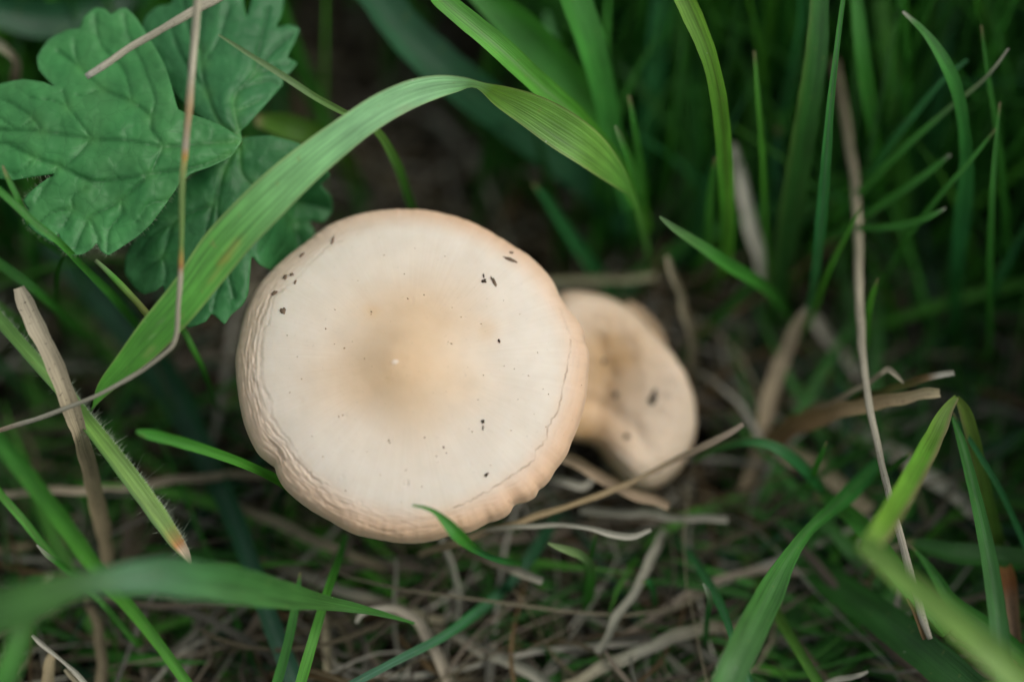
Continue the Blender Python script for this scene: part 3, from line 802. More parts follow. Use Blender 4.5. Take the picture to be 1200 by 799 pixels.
VA = [([(280,166),(240,169),(193,172),(150,165),(108,163),(50,154),(0,152),(-30,150)], 1.3),
 ([(193,172),(178,152),(177,138),(155,120),(120,104),(95,80),(68,60)], 1.2),
 ([(155,120),(150,95),(140,75),(120,55),(114,38),(112,20)], .9), ([(177,138),(182,120),(175,95),(165,70),(150,40),(146,20)], .9),
 ([(270,180),(240,193),(176,204),(140,210),(110,213),(85,203),(72,196),(40,185),(5,168),(-25,170)], 1.2), ([(176,204),(140,236),(105,256),(98,268),(88,292)], 1.1), ([(142,236),(142,252),(128,270),(126,295)], .9),
 ([(105,256),(112,272),(116,283)], .6), ([(100,220),(85,232),(85,245),(75,265)], .8), ([(85,245),(60,250),(45,262)], .6), ([(108,163),(90,183),(75,197)], .9),
 ([(50,154),(40,140),(20,125),(0,115)], .9), ([(108,163),(95,145),(80,125),(74,108)], .8), ([(80,125),(60,118),(35,115)], .6), ([(120,104),(105,110),(90,112)], .5), ([(95,80),(88,62),(88,48)], .6), ([(68,196),(55,215),(42,235)], .6),
 ([(40,185),(28,198),(15,205)], .5), ([(176,204),(188,180),(193,172)], .8), ([(200,235),(175,240),(160,262)], .5), ([(40,140),(20,150),(-5,135)], .5)]
VB = [([(282,160),(262,150),(243,110),(235,60),(240,0),(245,-30)], 1.2), ([(280,155),(275,115),(300,85),(320,60),(345,38)], 1.1), ([(275,118),(285,105),(318,95),(328,100)], .8), ([(243,110),(225,85),(210,60),(200,30)], .9), ([(235,60),(222,35),(215,0)], .8), ([(300,85),(305,50),(315,10)], .8), ([(300,88),(325,78),(340,75)], .7), ([(278,130),(290,125),(305,118)], .6), ([(238,75),(255,50),(268,10)], .7)]
VC = [([(280,170),(265,195),(250,240),(235,300),(220,350)], 1.1), ([(281,170),(285,205),(330,245),(350,280),(360,300)], 1.1), ([(310,228),(345,235),(385,245)], .9), ([(300,215),(330,205),(375,205)], .8), ([(250,240),(205,260),(190,300),(165,320)], .9), ([(262,200),(255,250),(265,310),(275,350)], 1.0), ([(265,310),(255,340),(250,362)], .7), ([(335,250),(335,280),(320,300)], .7), ([(350,240),(365,225),(380,215)], .6), ([(205,260),(180,275),(160,300)], .7), ([(315,235),(320,265),(305,295)], .6), ([(190,300),(195,320),(192,332)], .6), ([(345,262),(360,262),(372,268)], .6)]
leaf_base = P(283.0, 165.0, -6.0)
leaf = empty('lobed_leaf', tuple(leaf_base))
tag(leaf, 'wide lobed green leaf with toothed edges and sunken veins, beside the large mushroom', 'leaf')
def dA(x, y): return -3.0 + (y - 163) * .040 + 1.6 * np.cos((y - 163) / 40) * smooth(280, 150, x) - 2.0 * smooth(40, -60, x)
def dB(x, y): return -6.0 + (y - 163) * .045 + 1.2 * np.cos((x - 262) / 30)
def dC(x, y): return -7.0 + (y - 163) * .012 + 0.8 * np.cos((x - 255) / 35) - 2.5 * smooth(190, 140, x) - 9.0 * smooth(300, 350, x) * smooth(180, 250, y)
LG = (0.050, 0.215, 0.058)
lobA, bdA, pvA, dAv = lamina('lobe', LA, VA, dA, leaf, LG, seed=1)
lobB, *_ = lamina('lobe', LB, VB, dB, leaf, (0.033, 0.156, 0.048), seed=2)  # rear lobes darker than the first: shade painted into their green
lobC, *_ = lamina('lobe', LC, VC, dC, leaf, (0.035, 0.162, 0.047), seed=3)
# leaf stalk down to the soil
piece('leaf_stalk', None, None, None, [(278,168,-6,8),(288,164,-9,9),(300,175,-18,9),(310,200,-30,10)], (0.09, 0.2, 0.05), GRASS, tube=True, parent=leaf)
# marginal hairs of the leaf
hv, hf = [], []
def hair_at(base, dirv, L, w):
    b0 = len(hv)
    side = np.cross(dirv, BK); side /= np.linalg.norm(side)
    hv.extend([base - side * w, base + side * w, base + dirv * L * .6 + side * w * .5, base + dirv * L * .6 - side * w * .5, base + dirv * L])
    hf.extend([[b0, b0 + 1, b0 + 2, b0 + 3], [b0 + 3, b0 + 2, b0 + 4]])
cen = np.array([140, 190])
for (x0, y0), (x1, y1) in zip(bdA[:-1], bdA[1:]):
    if not (y0 > 205 and 20 < x0 < 225): continue
    for k in range(1):
        t = random.random(); px, py = x0 * (1 - t) + x1 * t, y0 * (1 - t) + y1 * t
        i = np.argmin((pvA[:, 0] - px) ** 2 + (pvA[:, 1] - py) ** 2)
        nx, ny = (y1 - y0), -(x1 - x0); l = math.hypot(nx, ny) + 1e-6; nx, ny = nx / l, ny / l
        if (px - cen[0]) * nx + (py - cen[1]) * ny < 0: nx, ny = -nx, -ny
        dv_ = RT * (nx + random.uniform(-.4, .4)) - UP * (ny + random.uniform(-.4, .4)) + BK * random.uniform(-.2, .4)
        hair_at(P(px, py, dAv[i]), dv_ / np.linalg.norm(dv_), random.uniform(3, 7) * PX, .17 * PX)
ho = mesh_obj('leaf_hairs', np.array(hv), hf, HAIR, leaf, np.repeat(np.array([[.35, .45, .28]]), len(hv), 0), np.zeros(len(hv)), np.zeros(len(hv)))
tag(ho, kind='stuff')

# ------------------------------------------------------------------ the arching blade (measured by its two edges)
E1 = [(108,478),(114,452),(140,413),(165,378),(205,328),(240,276),(275,238),(315,200),(360,165),(400,137),(440,111),(480,94),(515,88.5),(545,91),(568,97.5),(595,102),(625,110),(655,123),(685,142),(710,165),(730,195),(742,224),(752,250),(764,300)]
E2 = [(104,484),(120,468),(155,440),(188,413),(222,378),(262,330),(297,288),(330,254),(368,215),(400,186),(440,154),(480,130),(510,117),(535,108.5),(556,103),(580,124),(610,146),(645,172),(680,194),(705,210),(725,222),(739,232),(748,262),(758,305)]
ED = [3, 3.5, 4.5, 5.5, 6.5, 7, 7.5, 8, 8, 7.5, 6.5, 5, 3.5, 2.5, 2, 1.5, .5, -1, -3, -6, -9, -12, -18, -32]
nE = 110
e1 = spline(np.column_stack([E1, ED]), nE)
off = np.array([0, 0, 0, 0, .3, .5, .8, 1, 1, .8, .6, .3, 0, -1.0, -2.0, -2.4, -2.2, -2, -1.6, -1.2, -.6, 0, 0, 0])
e2 = spline(np.column_stack([E2, np.array(ED) + off]), nE)
a_, b_ = P(e1[:, 0], e1[:, 1], e1[:, 2]), P(e2[:, 0], e2[:, 1], e2[:, 2])
ex = root_ext((a_[-1] + b_[-1]) / 2)
for p_ in ex:
    m_ = (a_[-1] + b_[-1]) / 2; wv_ = (a_[-1] - b_[-1])
    a_ = np.vstack([a_, p_ + wv_ * .4]); b_ = np.vstack([b_, p_ - wv_ * .4])
us = np.linspace(0, 1, 13)
V = a_[:, None] * (1 - us)[None, :, None] + b_[:, None] * us[None, :, None]
wdt = np.linalg.norm(a_ - b_, axis=1)
bend = (np.abs(us - .5) * 2) ** 1.6
V = V + (wdt[:, None] * .10 * (bend - .4)[None])[..., None] * BK
Lb = np.concatenate([[0], np.cumsum(np.linalg.norm(np.diff((a_ + b_) / 2, axis=0), axis=1))])
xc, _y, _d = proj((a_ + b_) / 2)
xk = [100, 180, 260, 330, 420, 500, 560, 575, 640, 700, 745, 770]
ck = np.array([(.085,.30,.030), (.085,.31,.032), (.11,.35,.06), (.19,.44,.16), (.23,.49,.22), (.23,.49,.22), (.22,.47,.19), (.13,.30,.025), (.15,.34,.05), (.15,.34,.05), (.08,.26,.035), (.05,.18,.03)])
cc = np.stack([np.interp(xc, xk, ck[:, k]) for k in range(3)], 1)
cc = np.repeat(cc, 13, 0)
Xb, Yb, _ = proj(V.reshape(-1, 3))
for bx_, by_, ba, bl, bw, bc in [(272,292,.95,17,4.5,(.30,.34,.08)), (262,305,.95,6,4,(.34,.26,.05)), (252,322,.95,16,3.2,(.2,.3,.06)), (176,411,.9,9,3.5,(.22,.32,.08)), (183,386,.95,12,1.0,(.3,.42,.2)), (474,127,.4,9,4,(.24,.38,.18))]:
    cs_, sn_ = math.cos(ba), math.sin(ba)
    al = (Xb - bx_) * cs_ - (Yb - by_) * sn_; ac = (Xb - bx_) * sn_ + (Yb - by_) * cs_
    f = (np.exp(-(al / bl) ** 4 - (ac / bw) ** 2) * .75)[:, None]
    cc = cc * (1 - f) + np.array(bc) * f
U = np.tile(us, len(a_))
f = (smooth(.955, 1, np.maximum(U, 1 - U)) * .5)[:, None]
cc = cc * (1 - f) + np.array([.3, .32, .12]) * f
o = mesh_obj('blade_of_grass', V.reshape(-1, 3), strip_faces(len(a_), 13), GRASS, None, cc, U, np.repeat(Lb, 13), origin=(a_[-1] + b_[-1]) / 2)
tag(o, 'broad pale green blade arching over the lobed leaf and twisting near its crest', 'grass blade', GG, 'thing')

# ------------------------------------------------------------------ the hairy blade at the left
hb, C, S, Nn, W = blade('downy green blade ending in an orange and cream dry tip', [(224,661,2,3),(216,648,2.2,12),(205,633,2.5,18),(175,590,3,22),(130,530,2.5,21),(100,492,0,19),(80,466,-1,18),(30,410,-1,16),(-15,358,-2,15)],
    [(0, (.6, .5, .36)), (.022, (.58, .44, .30)), (.03, (.5, .22, .07)), (.042, (.34, .30, .07)), (.06, (.22, .37, .08)), (.3, (.17, .36, .07)), (.7, (.10, .28, .06)), (1, (.07, .2, .06))], crease=.5, curl=0, roll=-18, edge=(-1, (.07, .17, .04)))
hv, hf = [], []
for k in range(800):
    i = int((.06 + .94 * random.random()) * (len(C) - 2)); i = min(max(i, 1), len(C) - 2)
    if C[i][2] < .02: continue
    sgn = 1 if random.random() < .88 else -1
    sd = S[i] if S[i] @ RT > 0 else -S[i]
    base = C[i] + (C[i+1] - C[i]) * random.random() + sd * sgn * W[i] * random.uniform(.42, .53)
    dv_ = sd * sgn + UP * random.uniform(-.1, .9) + BK * random.uniform(-.3, .6)
    hair_at(base, dv_ / np.linalg.norm(dv_), (3 + random.expovariate(.3)) * PX, random.uniform(.09, .16) * PX)
hm = mesh_obj('blade_hairs', np.array(hv), hf, HAIR, hb, np.repeat(np.array([[.45, .52, .38]]), len(hv), 0), np.zeros(len(hv)), np.zeros(len(hv)))
tag(hm, kind='stuff')

# ------------------------------------------------------------------ grass blades (tip first, root last): x, y, mm to focus plane, width
blade('bright ribbed blade slanting down from the top, just above the arching blade crest', [(508,-14,1,24),(519,0,0,24),(583,54,-2,26),(632,99,-6,26),(672,133,-10,22),(715,182,-18,18),(752,245,-28,14)], [(0, BR), (.7, BR), (1, DK)], mid=(.14,.3,.08), roll=15)
blade('wide dark blurred blade slanting behind the arching blade crest', [(430,-18,-22,42),(480,45,-26,48),(540,98,-30,48),(620,160,-38,44),(700,225,-46,36),(745,280,-54,24)], TEAL, roll=20)
blade('wide mid green blurred blade slanting behind the bright ribbed one', [(560,-14,-18,30),(620,42,-22,44),(690,122,-28,36),(740,200,-36,24)], MD, roll=-20)
blade('blurred upright blade right of the slanting ones at the top', [(668,-14,-12,36),(692,55,-16,34),(710,125,-22,26),(720,180,-28,20),(742,260,-38,14)], [(0, MD), (1, BL)], roll=25)
blade('faint pale blurred blade between the slanting blades at the top', [(640,15,-34,6),(652,60,-36,12),(662,100,-38,12),(668,150,-44,10)], PALE)
blade('dim upright blurred blade left of the bright curved blade', [(776,-14,-36,22),(770,60,-40,24),(762,140,-46,22),(755,205,-54,16)], BL)
blade('bright yellow green blade curving up and out of the top, sharp', [(797,-14,3,24),(812,18,2,23),(830,62,0,20),(841,105,-3,19),(847,150,-7,19),(851,205,-13,18),(853,260,-21,17),(852,300,-29,14)], [(0, YG), (.4, BR), (1, MD)], mid=(.1,.2,.02), roll=-15)
blade('short pale tipped blade beside the foot of the arching blade', [(721,147,-8,3),(726,158,-9,7),(737,185,-12,9),(750,220,-18,10)], [(0, (.2,.3,.14)), (.06, MD), (1, MD)])
blade('thin short blade rising right of the pale tipped one', [(737,112,-14,3),(742,140,-15,6),(748,175,-19,8),(754,218,-25,8)], MD)
blade('tiny blade tip against the lower left of the bright curved blade', [(838,184,-13,3),(834,215,-16,8),(831,250,-21,10),(829,285,-28,9)], MD)
blade('wide deep green upright blade in the clump at the upper right', [(960,-14,-8,20),(956,60,-10,26),(946,130,-14,28),(931,220,-22,28),(914,325,-36,24),(900,390,-46,16)], [(0, DK), (.6, (.03, .11, .022)), (1, DK)], edge=(1, (.07, .15, .03)), roll=18)
blade('narrow sharp blade standing in front of the deep green clump', [(990,-14,2,5),(984,30,1,6),(978,80,0,7),(973,125,-2,9),(968,190,-6,12),(962,260,-12,13),(955,325,-20,9),(947,366,-27,5)], [(0, MD), (.4, BL), (1, BL)], mid=(.09,.2,.09))
blade('blurred narrow blade right of the sharp narrow one', [(1003,-14,-16,14),(1010,60,-18,17),(1018,115,-22,17),(1024,155,-26,12),(1032,205,-32,9)], MD)
blade('curved blade leaning left at its pointed tip, tall at the right', [(1058,14,-6,3),(1085,40,-6,9),(1108,75,-7,15),(1122,110,-9,15),(1129,150,-12,13),(1132,190,-16,16),(1128,250,-22,20),(1122,300,-28,17),(1117,380,-40,12)], [(0, STW), (.03, MD), (.5, BL), (1, DK)], roll=20)
blade('dim upright blade behind the curved pointed one', [(1114,-14,-34,14),(1106,60,-37,15),(1097,140,-42,14),(1089,210,-48,12),(1080,290,-56,10)], BL)
blade('long thin blade slanting up right to a dry grey tip', [(1182,57,-8,2.5),(1165,80,-8,4),(1150,96,-9,5),(1118,122,-11,6.5),(1080,155,-14,8),(1045,187,-18,9),(1015,218,-23,10),(985,248,-29,8)], [(0, STG), (.09, (.16,.24,.1)), (.2, MD), (1, DK)])
blade('shorter thin blade slanting up right beside the dry tipped one', [(1134,70,-14,3.5),(1105,94,-15,6),(1075,130,-18,7.5),(1050,160,-21,8),(1030,190,-25,8),(1005,232,-31,7)], [(0, BL), (1, MD)])
blade('slanting blade with a pale nub tip, middle right', [(1114,181,-13,4),(1090,200,-15,8),(1060,222,-18,9),(1030,242,-22,9),(1000,262,-26,8),(962,285,-33,6)], [(0, STG), (.02, MD), (1, MD)])
blade('nearly level blade with pale pointed tip below the slanting ones', [(1108,244,-11,2.5),(1088,254,-12,8),(1060,263,-15,9),(1030,267,-18,8),(1000,268,-22,7),(965,282,-28,6)], [(0, STW), (.015, MD), (1, DK)])
blade('pointed blade leaning left above the smaller mushroom', [(773,254,-6,2.5),(788,266,-7,8),(815,284,-10,12),(850,308,-14,15),(880,326,-19,15),(902,342,-25,12),(922,366,-34,8)], [(0, (.14,.26,.1)), (.2, MD), (1, DK)], roll=15)
blade('dark blurred blade crossing low behind the smaller mushroom', [(885,330,-34,10),(850,365,-38,13),(820,395,-42,13),(795,425,-46,10)], DK)
for lab_, pts_, c_ in [
  ('fine bright blade standing between the deep green clump and the bright curved blade', [(884,60,-12,2),(888,110,-13,5),(893,170,-17,6),(896,240,-24,6),(900,310,-34,5)], BR),
  ('fine blade crossing low over the tips of the slanting blades at the right', [(1168,150,-10,2),(1140,185,-11,5),(1105,225,-14,6),(1070,270,-20,6),(1040,320,-30,5)], MD),
  ('fine upright blade at the far right near the edge', [(1172,120,-9,2),(1166,180,-10,5),(1162,250,-13,7),(1160,330,-20,7),(1160,400,-30,6)], MD),
  ('fine dark blade leaning left beside the curved pointed blade', [(1150,30,-10,2),(1158,90,-12,5),(1170,160,-16,7),(1178,240,-24,7),(1182,310,-34,6)], MD),
  ('fine blade leaning right across the narrow sharp blade foot', [(1010,240,-12,2),(990,280,-15,5),(970,320,-20,6),(952,370,-30,6)], BR)]:
    blade(lab_, pts_, c_)
blade('tiny bright blade beside the long grey stalk', [(1029,326,-9,2),(1025,338,-10,6),(1020,355,-12,7.5),(1017,378,-16,6),(1016,400,-22,4)], BR)
blade('blurred blade leaning in from the right edge near the top', [(1215,50,-32,14),(1175,115,-36,17),(1145,175,-42,16),(1125,240,-52,12)], DK)
blade('thin greyish blurred blade at the right edge', [(1205,262,-28,5),(1185,300,-31,8),(1170,330,-34,8),(1152,375,-42,7)], BL)
blade('dim teal blade with square tip left of the deep green clump', [(913,150,-32,5),(912,165,-33,11),(909,220,-38,11),(905,285,-47,10)], TEAL)
# folded blade at the right
blade('yellow green blade folded at its top and slanting down towards the viewer', [(1121,465,-3,6),(1110,480,-2,14),(1098,505,0,21),(1080,540,6,25),(1058,580,13,26),(1032,622,22,27),(1012,650,28,22)], [(0, (.2,.32,.06)), (.3, (.15,.38,.04)), (.75, YG), (1, (.25,.40,.10))], edge=(-1, (.36,.29,.15)), root=False, crease=.3)
blade('very blurred yellow green blade crossing the lower right corner', [(1006,636,28,14),(1016,640,29,22),(1052,672,32,26),(1110,720,36,30),(1160,764,38,34),(1215,815,38,36)], [(0, (.20,.37,.07)), (1, (.25,.38,.10))], crease=.2)
blade('olive side of the folded blade hanging down at the right', [(1121,465,-3,6),(1130,480,-4,14),(1143,525,-7,16),(1155,580,-11,17),(1166,625,-16,17),(1178,668,-22,14)], [(0, (.18,.27,.05)), (.4, (.11,.22,.035)), (1, (.08,.17,.03))], edge=(1, (.2,.22,.08)), crease=.3)
blade('upright green blade just left of the olive hanging one', [(1116,488,-5,3),(1126,515,-4,10),(1138,560,-2,13),(1150,610,1,16),(1161,665,4,19),(1169,720,7,21),(1176,775,9,22),(1182,830,8,22)], [(0, MD), (.5, (.055,.18,.045)), (1, BL)], mid=(.1,.25,.08))
blade('thin blue green blade bending from the fold to the right edge', [(1116,483,-6,2.5),(1132,508,-6,5),(1152,540,-7,7),(1170,570,-8,7),(1190,612,-10,7),(1215,670,-13,7)], BL)
blade('light green blade rising from the bottom edge and leaning right', [(1040,530,-28,8),(1020,552,-21,15),(995,578,-13,20),(970,600,-8,15),(945,624,-4,13),(922,657,0,20),(902,695,4,32),(880,738,9,36),(858,785,13,37),(838,835,14,36)], [(0, BL), (.3, MD), (.5, (.07,.20,.045)), (1, PALE)], roll=10, mid=(.1,.26,.07))
blade('mid green blade arching down from the crossing of two blades', [(955,578,-20,8),(980,590,-17,17),(1005,610,-12,20),(1032,642,-7,21),(1062,682,-3,22),(1100,720,-1,22)], MD, roll=-15)
blade('broad dark green blade slanting across the lower right', [(842,596,-36,10),(880,618,-32,20),(930,648,-26,30),(985,690,-18,38),(1040,730,-11,42),(1090,770,-6,44),(1150,820,-2,44)], [(0, DK), (1, (.032,.115,.026))], roll=12)
blade('dark blade lying nearly level towards the right edge', [(1062,634,-16,4),(1085,640,-15,16),(1115,648,-14,24),(1155,652,-14,26),(1215,658,-15,24)], DK, roll=25)
blade('short green blade with narrow tip beside the speckled stalk foot', [(1067,639,-9,2.5),(1082,655,-9,7),(1096,675,-8,12),(1115,705,-7,19),(1152,733,-6,24),(1195,765,-6,22)], MD)
blade('narrow yellow green blade slanting to the bottom behind the light blade', [(842,596,-34,6),(870,650,-28,10),(905,710,-18,12),(935,760,-10,12),(966,812,-5,12)], [(0, DK), (.3, (.09,.2,.03)), (1, BR)])
blade('small arched blade right of the smaller mushroom', [(812,540,-22,4),(840,526,-17,8),(870,518,-13,9),(900,520,-12,12),(930,537,-13,15),(955,562,-16,13),(975,592,-22,8)], [(0, DK), (.4, BL), (1, MD)], edge=(-1, (.14,.22,.1)))
blade('tiny pointed blade above the crossing of two blades', [(969,517,-8,2),(964,530,-9,6),(956,548,-12,7),(951,565,-18,5)], MD)
blade('tiny dark blade tip left of the folded blade', [(1068,530,-10,2),(1060,537,-10,6),(1048,546,-14,7),(1038,555,-20,5)], DK)
blade('slender blue green blade curving down below the smaller mushroom', [(782,626,-28,3),(805,645,-22,8),(828,678,-15,10),(846,712,-9,10),(858,745,-5,8),(868,775,-3,9),(885,815,-2,12)], BL, mid=(.1,.22,.12))
blade('tiny pale tipped blade beside the slender blue green one', [(824,683,-6,2),(829,692,-6,6),(832,702,-7,7),(829,720,-11,6),(827,750,-17,7)], [(0, (.3,.36,.25)), (.2, BL), (1, DK)])
blade('tiny curled blade tip on the dark soil below the smaller mushroom', [(752,682,-12,3),(760,681,-12,6),(765,690,-14,7),(767,705,-19,6)], BL)
blade('short blade with rolled pale tip below the large mushroom', [(642,636,-6,2.5),(652,640,-6,7),(668,645,-7,10),(682,651,-9,10),(692,662,-12,9),(690,700,-19,12),(686,730,-24,11)], [(0, (.25,.36,.14)), (.25, (.12,.24,.08)), (.4, MD), (1, DK)])
blade('thin dim blade beside the rolled pale tip', [(699,624,-13,2.5),(696,640,-14,5),(689,665,-17,7),(685,700,-23,6)], DK)
blade('wide dark blade hidden in shade below the large mushroom', [(612,672,-30,10),(630,700,-27,34),(645,740,-22,34),(650,775,-18,16),(648,812,-15,13)], [(0, DK), (.6, DK), (.85, BR), (1, BR)])
blade('small twisted blade whose tip lies over the bottom rim of the large cap', [(483,592,10,2.5),(496,594,10,4),(510,600,9.5,6),(523,612,9.5,12),(537,627,9,15),(552,640,6,10),(568,650,-2,7),(590,657,-8,8),(612,660,-14,7)], [(0, MD), (.3, MD), (.6, BL), (1, DK)], root=False, crease=.4)
blade('blurred blue green blade stub below the large cap rim', [(662,590,-30,6),(640,625,-24,14),(620,655,-19,14),(605,675,-17,12)], TEAL)
blade('thin blue green blade sparkling white, running to the bottom edge', [(606,672,-22,8),(585,696,-18,13),(555,720,-14,13),(520,745,-9,11),(470,771,-5,10),(405,805,-2,9)], [(0, TEAL), (.4, BL), (1, (.06,.17,.10))], root=False, mid=(.12,.25,.17))
blade('bright narrow blade standing below the large cap beside the blurred one', [(406,626,-16,7),(396,658,-11,9),(384,692,-6,10),(369,742,-2,12),(348,815,0,13)], [(0, MD), (.4, BR), (1, BR)])
blade('darker narrow blade left of the bright narrow one at the bottom', [(352,670,-7,3),(347,705,-6,9),(337,755,-5,11),(320,815,-4,12)], MD)
blade('long teal blade running down under the large cap to the bottom edge', [(55,280,-44,24),(120,350,-40,38),(190,440,-34,38),(238,530,-27,30),(276,612,-20,24),(300,680,-16,23),(322,740,-13,22),(352,815,-10,24)], [(0, TEAL), (.5, TEAL), (1, (.03,.10,.06))], mid=(.05,.12,.08))
# blurred foreground blade
blade('broad blurred blade lying across the lower left corner, tapering right', [(486,730,-6,2.5),(455,721,-4,6),(420,713,-1,11),(380,706,3,18),(330,697,11,33),(280,687,19,42),(230,680,26,46),(180,676,30,44),(130,680,32,32),(90,686,33,30),(40,704,34,48),(-20,722,34,54)], [(0, MD), (.2, (.06,.18,.035)), (.5, (.06,.19,.05)), (.75, (.075,.2,.09)), (.85, (.055,.16,.03)), (1, (.05,.15,.03))], root=False, roll=-12)
blade('blurred blade with dry tip standing in the lower left corner', [(60,672,20,2.5),(50,682,23,8),(43,695,26,15),(30,730,29,22),(10,785,30,28),(-8,830,30,28)], [(0, STW), (.07, ST), (.12, (.10,.22,.05)), (1, MD)], root=False)
blade('bright narrow blade descending at the lower left edge', [(-12,560,-7,8),(0,578,-6,9),(28,610,-6,10),(48,635,-7,9),(80,670,-9,8),(114,700,-9,7),(150,742,-12,8)], [(0, BR), (.4, MD), (1, DK)], mid=(.13,.28,.05))
blade('tiny blade tip beside the bright narrow one at the lower left', [(43,638,-3,2),(55,650,-3,6),(72,662,-5,7),(90,676,-9,6)], [(0, STW), (.1, MD), (1, DK)])
blade('wide bright blurred blade crossing behind the broad foreground one', [(-15,500,-20,20),(35,562,-17,22),(78,618,-14,20),(115,670,-11,19),(155,715,-8,15),(188,757,-6,13),(230,815,-4,12)], [(0, MD), (.4, BR), (1, BR)])
blade('blade pointing left beside the large cap lower left edge', [(160,505,12,5),(172,508,11,11),(205,516,8,13),(250,530,4,12),(290,545,0,11),(325,562,-5,11),(360,585,-12,10)], [(0, MD), (.4, BR), (.8, DK), (1, DK)], crease=.4)
blade('narrow blade in front of the leaf at the left edge', [(-14,212,7,8),(15,237,7,9),(42,262,6,9),(72,286,4,8),(95,310,-2,8),(130,345,-10,10),(175,400,-22,9)], [(0, MD), (.4, MD), (.6, DK), (1, DK)])
blade('tiny pointed blade crossing the narrow one at the left leaf edge', [(3,194,7,2),(8,206,7,5),(16,222,7,7),(25,240,6,6),(34,262,0,6)], MD)
blade('thin green stalk under the leaf meeting the arching blade', [(112,305,1,5),(124,316,1,6),(140,332,0,8),(160,353,-1,8),(180,374,-3,8),(212,384,-8,8),(226,408,-9,8),(240,436,-12,6),(252,470,-22,5)], [(0, (.2,.26,.12)), (.05, BR), (.14, (.3,.33,.08)), (.18, BR), (.5, MD), (1, DK)], tube=True)
blade('thin pointed blade tip in front of the upper leaf lobe', [(256,41,5,2),(272,51,5,4),(300,69,5,6),(335,91,4,8),(370,114,2,8),(405,133,-2,8),(440,152,-7,9),(464,190,-14,10),(482,240,-24,8)], [(0, (.2,.3,.14)), (.3, (.12,.25,.05)), (.55, MD), (.8, DK), (1, DK)], crease=.5)
blade('green blurred blade behind the dry flat stalk at the left', [(-12,300,-10,10),(18,322,-10,12),(48,345,-12,10),(85,380,-22,8)], MD)
blade('thin dark stem hanging below the lower leaf edge', [(78,294,-3,3),(70,310,-8,5),(66,340,-16,6),(70,375,-28,6)], DK)
blade('dim broad blade in the shade at the top left corner', [(-20,10,-30,30),(40,22,-32,44),(100,20,-34,40),(160,-8,-38,26)], TEAL, root=False)
blade('dim bright blade in shade between leaf and arching blade', [(300,140,-22,14),(335,148,-26,30),(372,160,-30,26),(400,180,-38,16)], (.07,.17,.02))
blade('small dim blade behind the mushroom top below the crest', [(625,215,-26,5),(640,232,-28,10),(660,262,-32,14),(690,305,-38,18),(720,345,-48,20)], BL)

# ------------------------------------------------------------------ dry straws
straw('pale dry stalk lying across the top of the lobed leaf', [(101,90,5,8),(140,64,5,8.5),(185,37,5,9),(225,14,5,10),(265,-8,5,11)], [(0, STW), (.2, (.45,.42,.31)), (1, (.42,.38,.28))], tube=True, wob=.15)
straw('long kinked grass stem, tan above and green between nodes, crossing the leaf', [(234,-14,11,9),(229,40,11,9),(222,120,10.5,8.5),(217,180,10,7.5),(214.5,200,10,7),(213,235,10,6.5),(212.5,290,9.5,6),(211.5,325,9.5,6.5),(209.5,350,9.5,6),(207,388,9,5.5),(203,404,8.8,5),(194,414,8.5,4.8),(160,438,7.5,5),(118,461,6,5),(60,485,4,5.5),(-12,508,2,6)],
   [(0, (.36,.33,.23)), (.15, (.40,.37,.27)), (.21, (.40,.28,.14)), (.275, (.36,.32,.24)), (.287, (.45,.24,.05)), (.30, (.30,.3,.1)), (.33, (.17,.26,.08)), (.44, (.14,.24,.06)), (.468, (.36,.24,.06)), (.477, (.30,.15,.05)), (.49, (.40,.36,.26)), (.7, (.33,.31,.23)), (.93, (.30,.285,.22)), (1, (.3,.2,.13))], tube=True, wob=.1, name='grass_stalk', cat='grass stem')
straw('thick flat dry stalk with square broken top at the left', [(22,337,3,12),(28,352,3,19),(45,388,4,21),(69,440,4,21),(92,505,1,19),(104,545,-6,18),(114,590,-13,20),(124,640,-18,17),(131,690,-22,14)], [(0, (.36,.32,.23)), (.3, (.33,.275,.18)), (.6, (.28,.225,.135)), (1, (.2,.16,.11))], curl=.5, root=True, wob=.12)
straw('long thin speckled grey stalk standing at the right', [(978,70,-36,9),(992,150,-32,10),(1003,220,-26,10),(1006,280,-21,10),(1007,340,-16,10),(1012,420,-10,9),(1022,490,-5,9),(1038,560,-1,8.5),(1056,630,1,8.5),(1072,690,2,9),(1084,730,3,9),(1090,748,3,6)], [(0, STD), (.3, (.40,.35,.24)), (.6, (.43,.39,.29)), (1, (.42,.39,.31))], tube=True, wob=.15, root=False)
straw('brown torn blade with frayed pale end pointing right', [(1101,461,-6,9),(1094,462,-6,12),(1062,464,-8,14),(1020,471,-11,17),(975,484,-16,20),(935,498,-22,24),(900,520,-30,20)], [(0, (.50,.42,.26)), (.15, (.42,.32,.18)), (.4, (.27,.18,.085)), (1, (.16,.1,.055))], curl=.8, root=True)
straw('greenish dry blade with whitish broken tip behind the brown torn one', [(1118,436,-8,6),(1100,441,-8,8),(1075,448,-10,9),(1040,458,-13,9),(1000,470,-18,8)], [(0, STW), (.14, STW), (.2, (.26,.17,.08)), (.45, (.13,.14,.04)), (1, (.1,.1,.03))])
straw('thin straw hooked like a beak above the brown torn blade', [(1059,449,-8,2),(1050,441,-8,6),(1041,433,-9,7),(1034,437,-9,6),(1010,453,-12,6),(975,470,-17,7),(940,482,-24,7)], [(0, (.42,.38,.27)), (1, (.34,.28,.18))])
straw('thick blurred brown stalk with split top beside the deep green clump', [(948,356,-26,4),(939,372,-28,12),(925,402,-31,17),(907,450,-33,19),(892,510,-33,18),(876,570,-34,17),(864,615,-34,16),(848,690,-31,14)], [(0, (.6,.55,.42)), (.06, (.48,.40,.27)), (.5, (.42,.33,.21)), (1, (.32,.25,.16))], curl=.6, root=True, wob=.2)
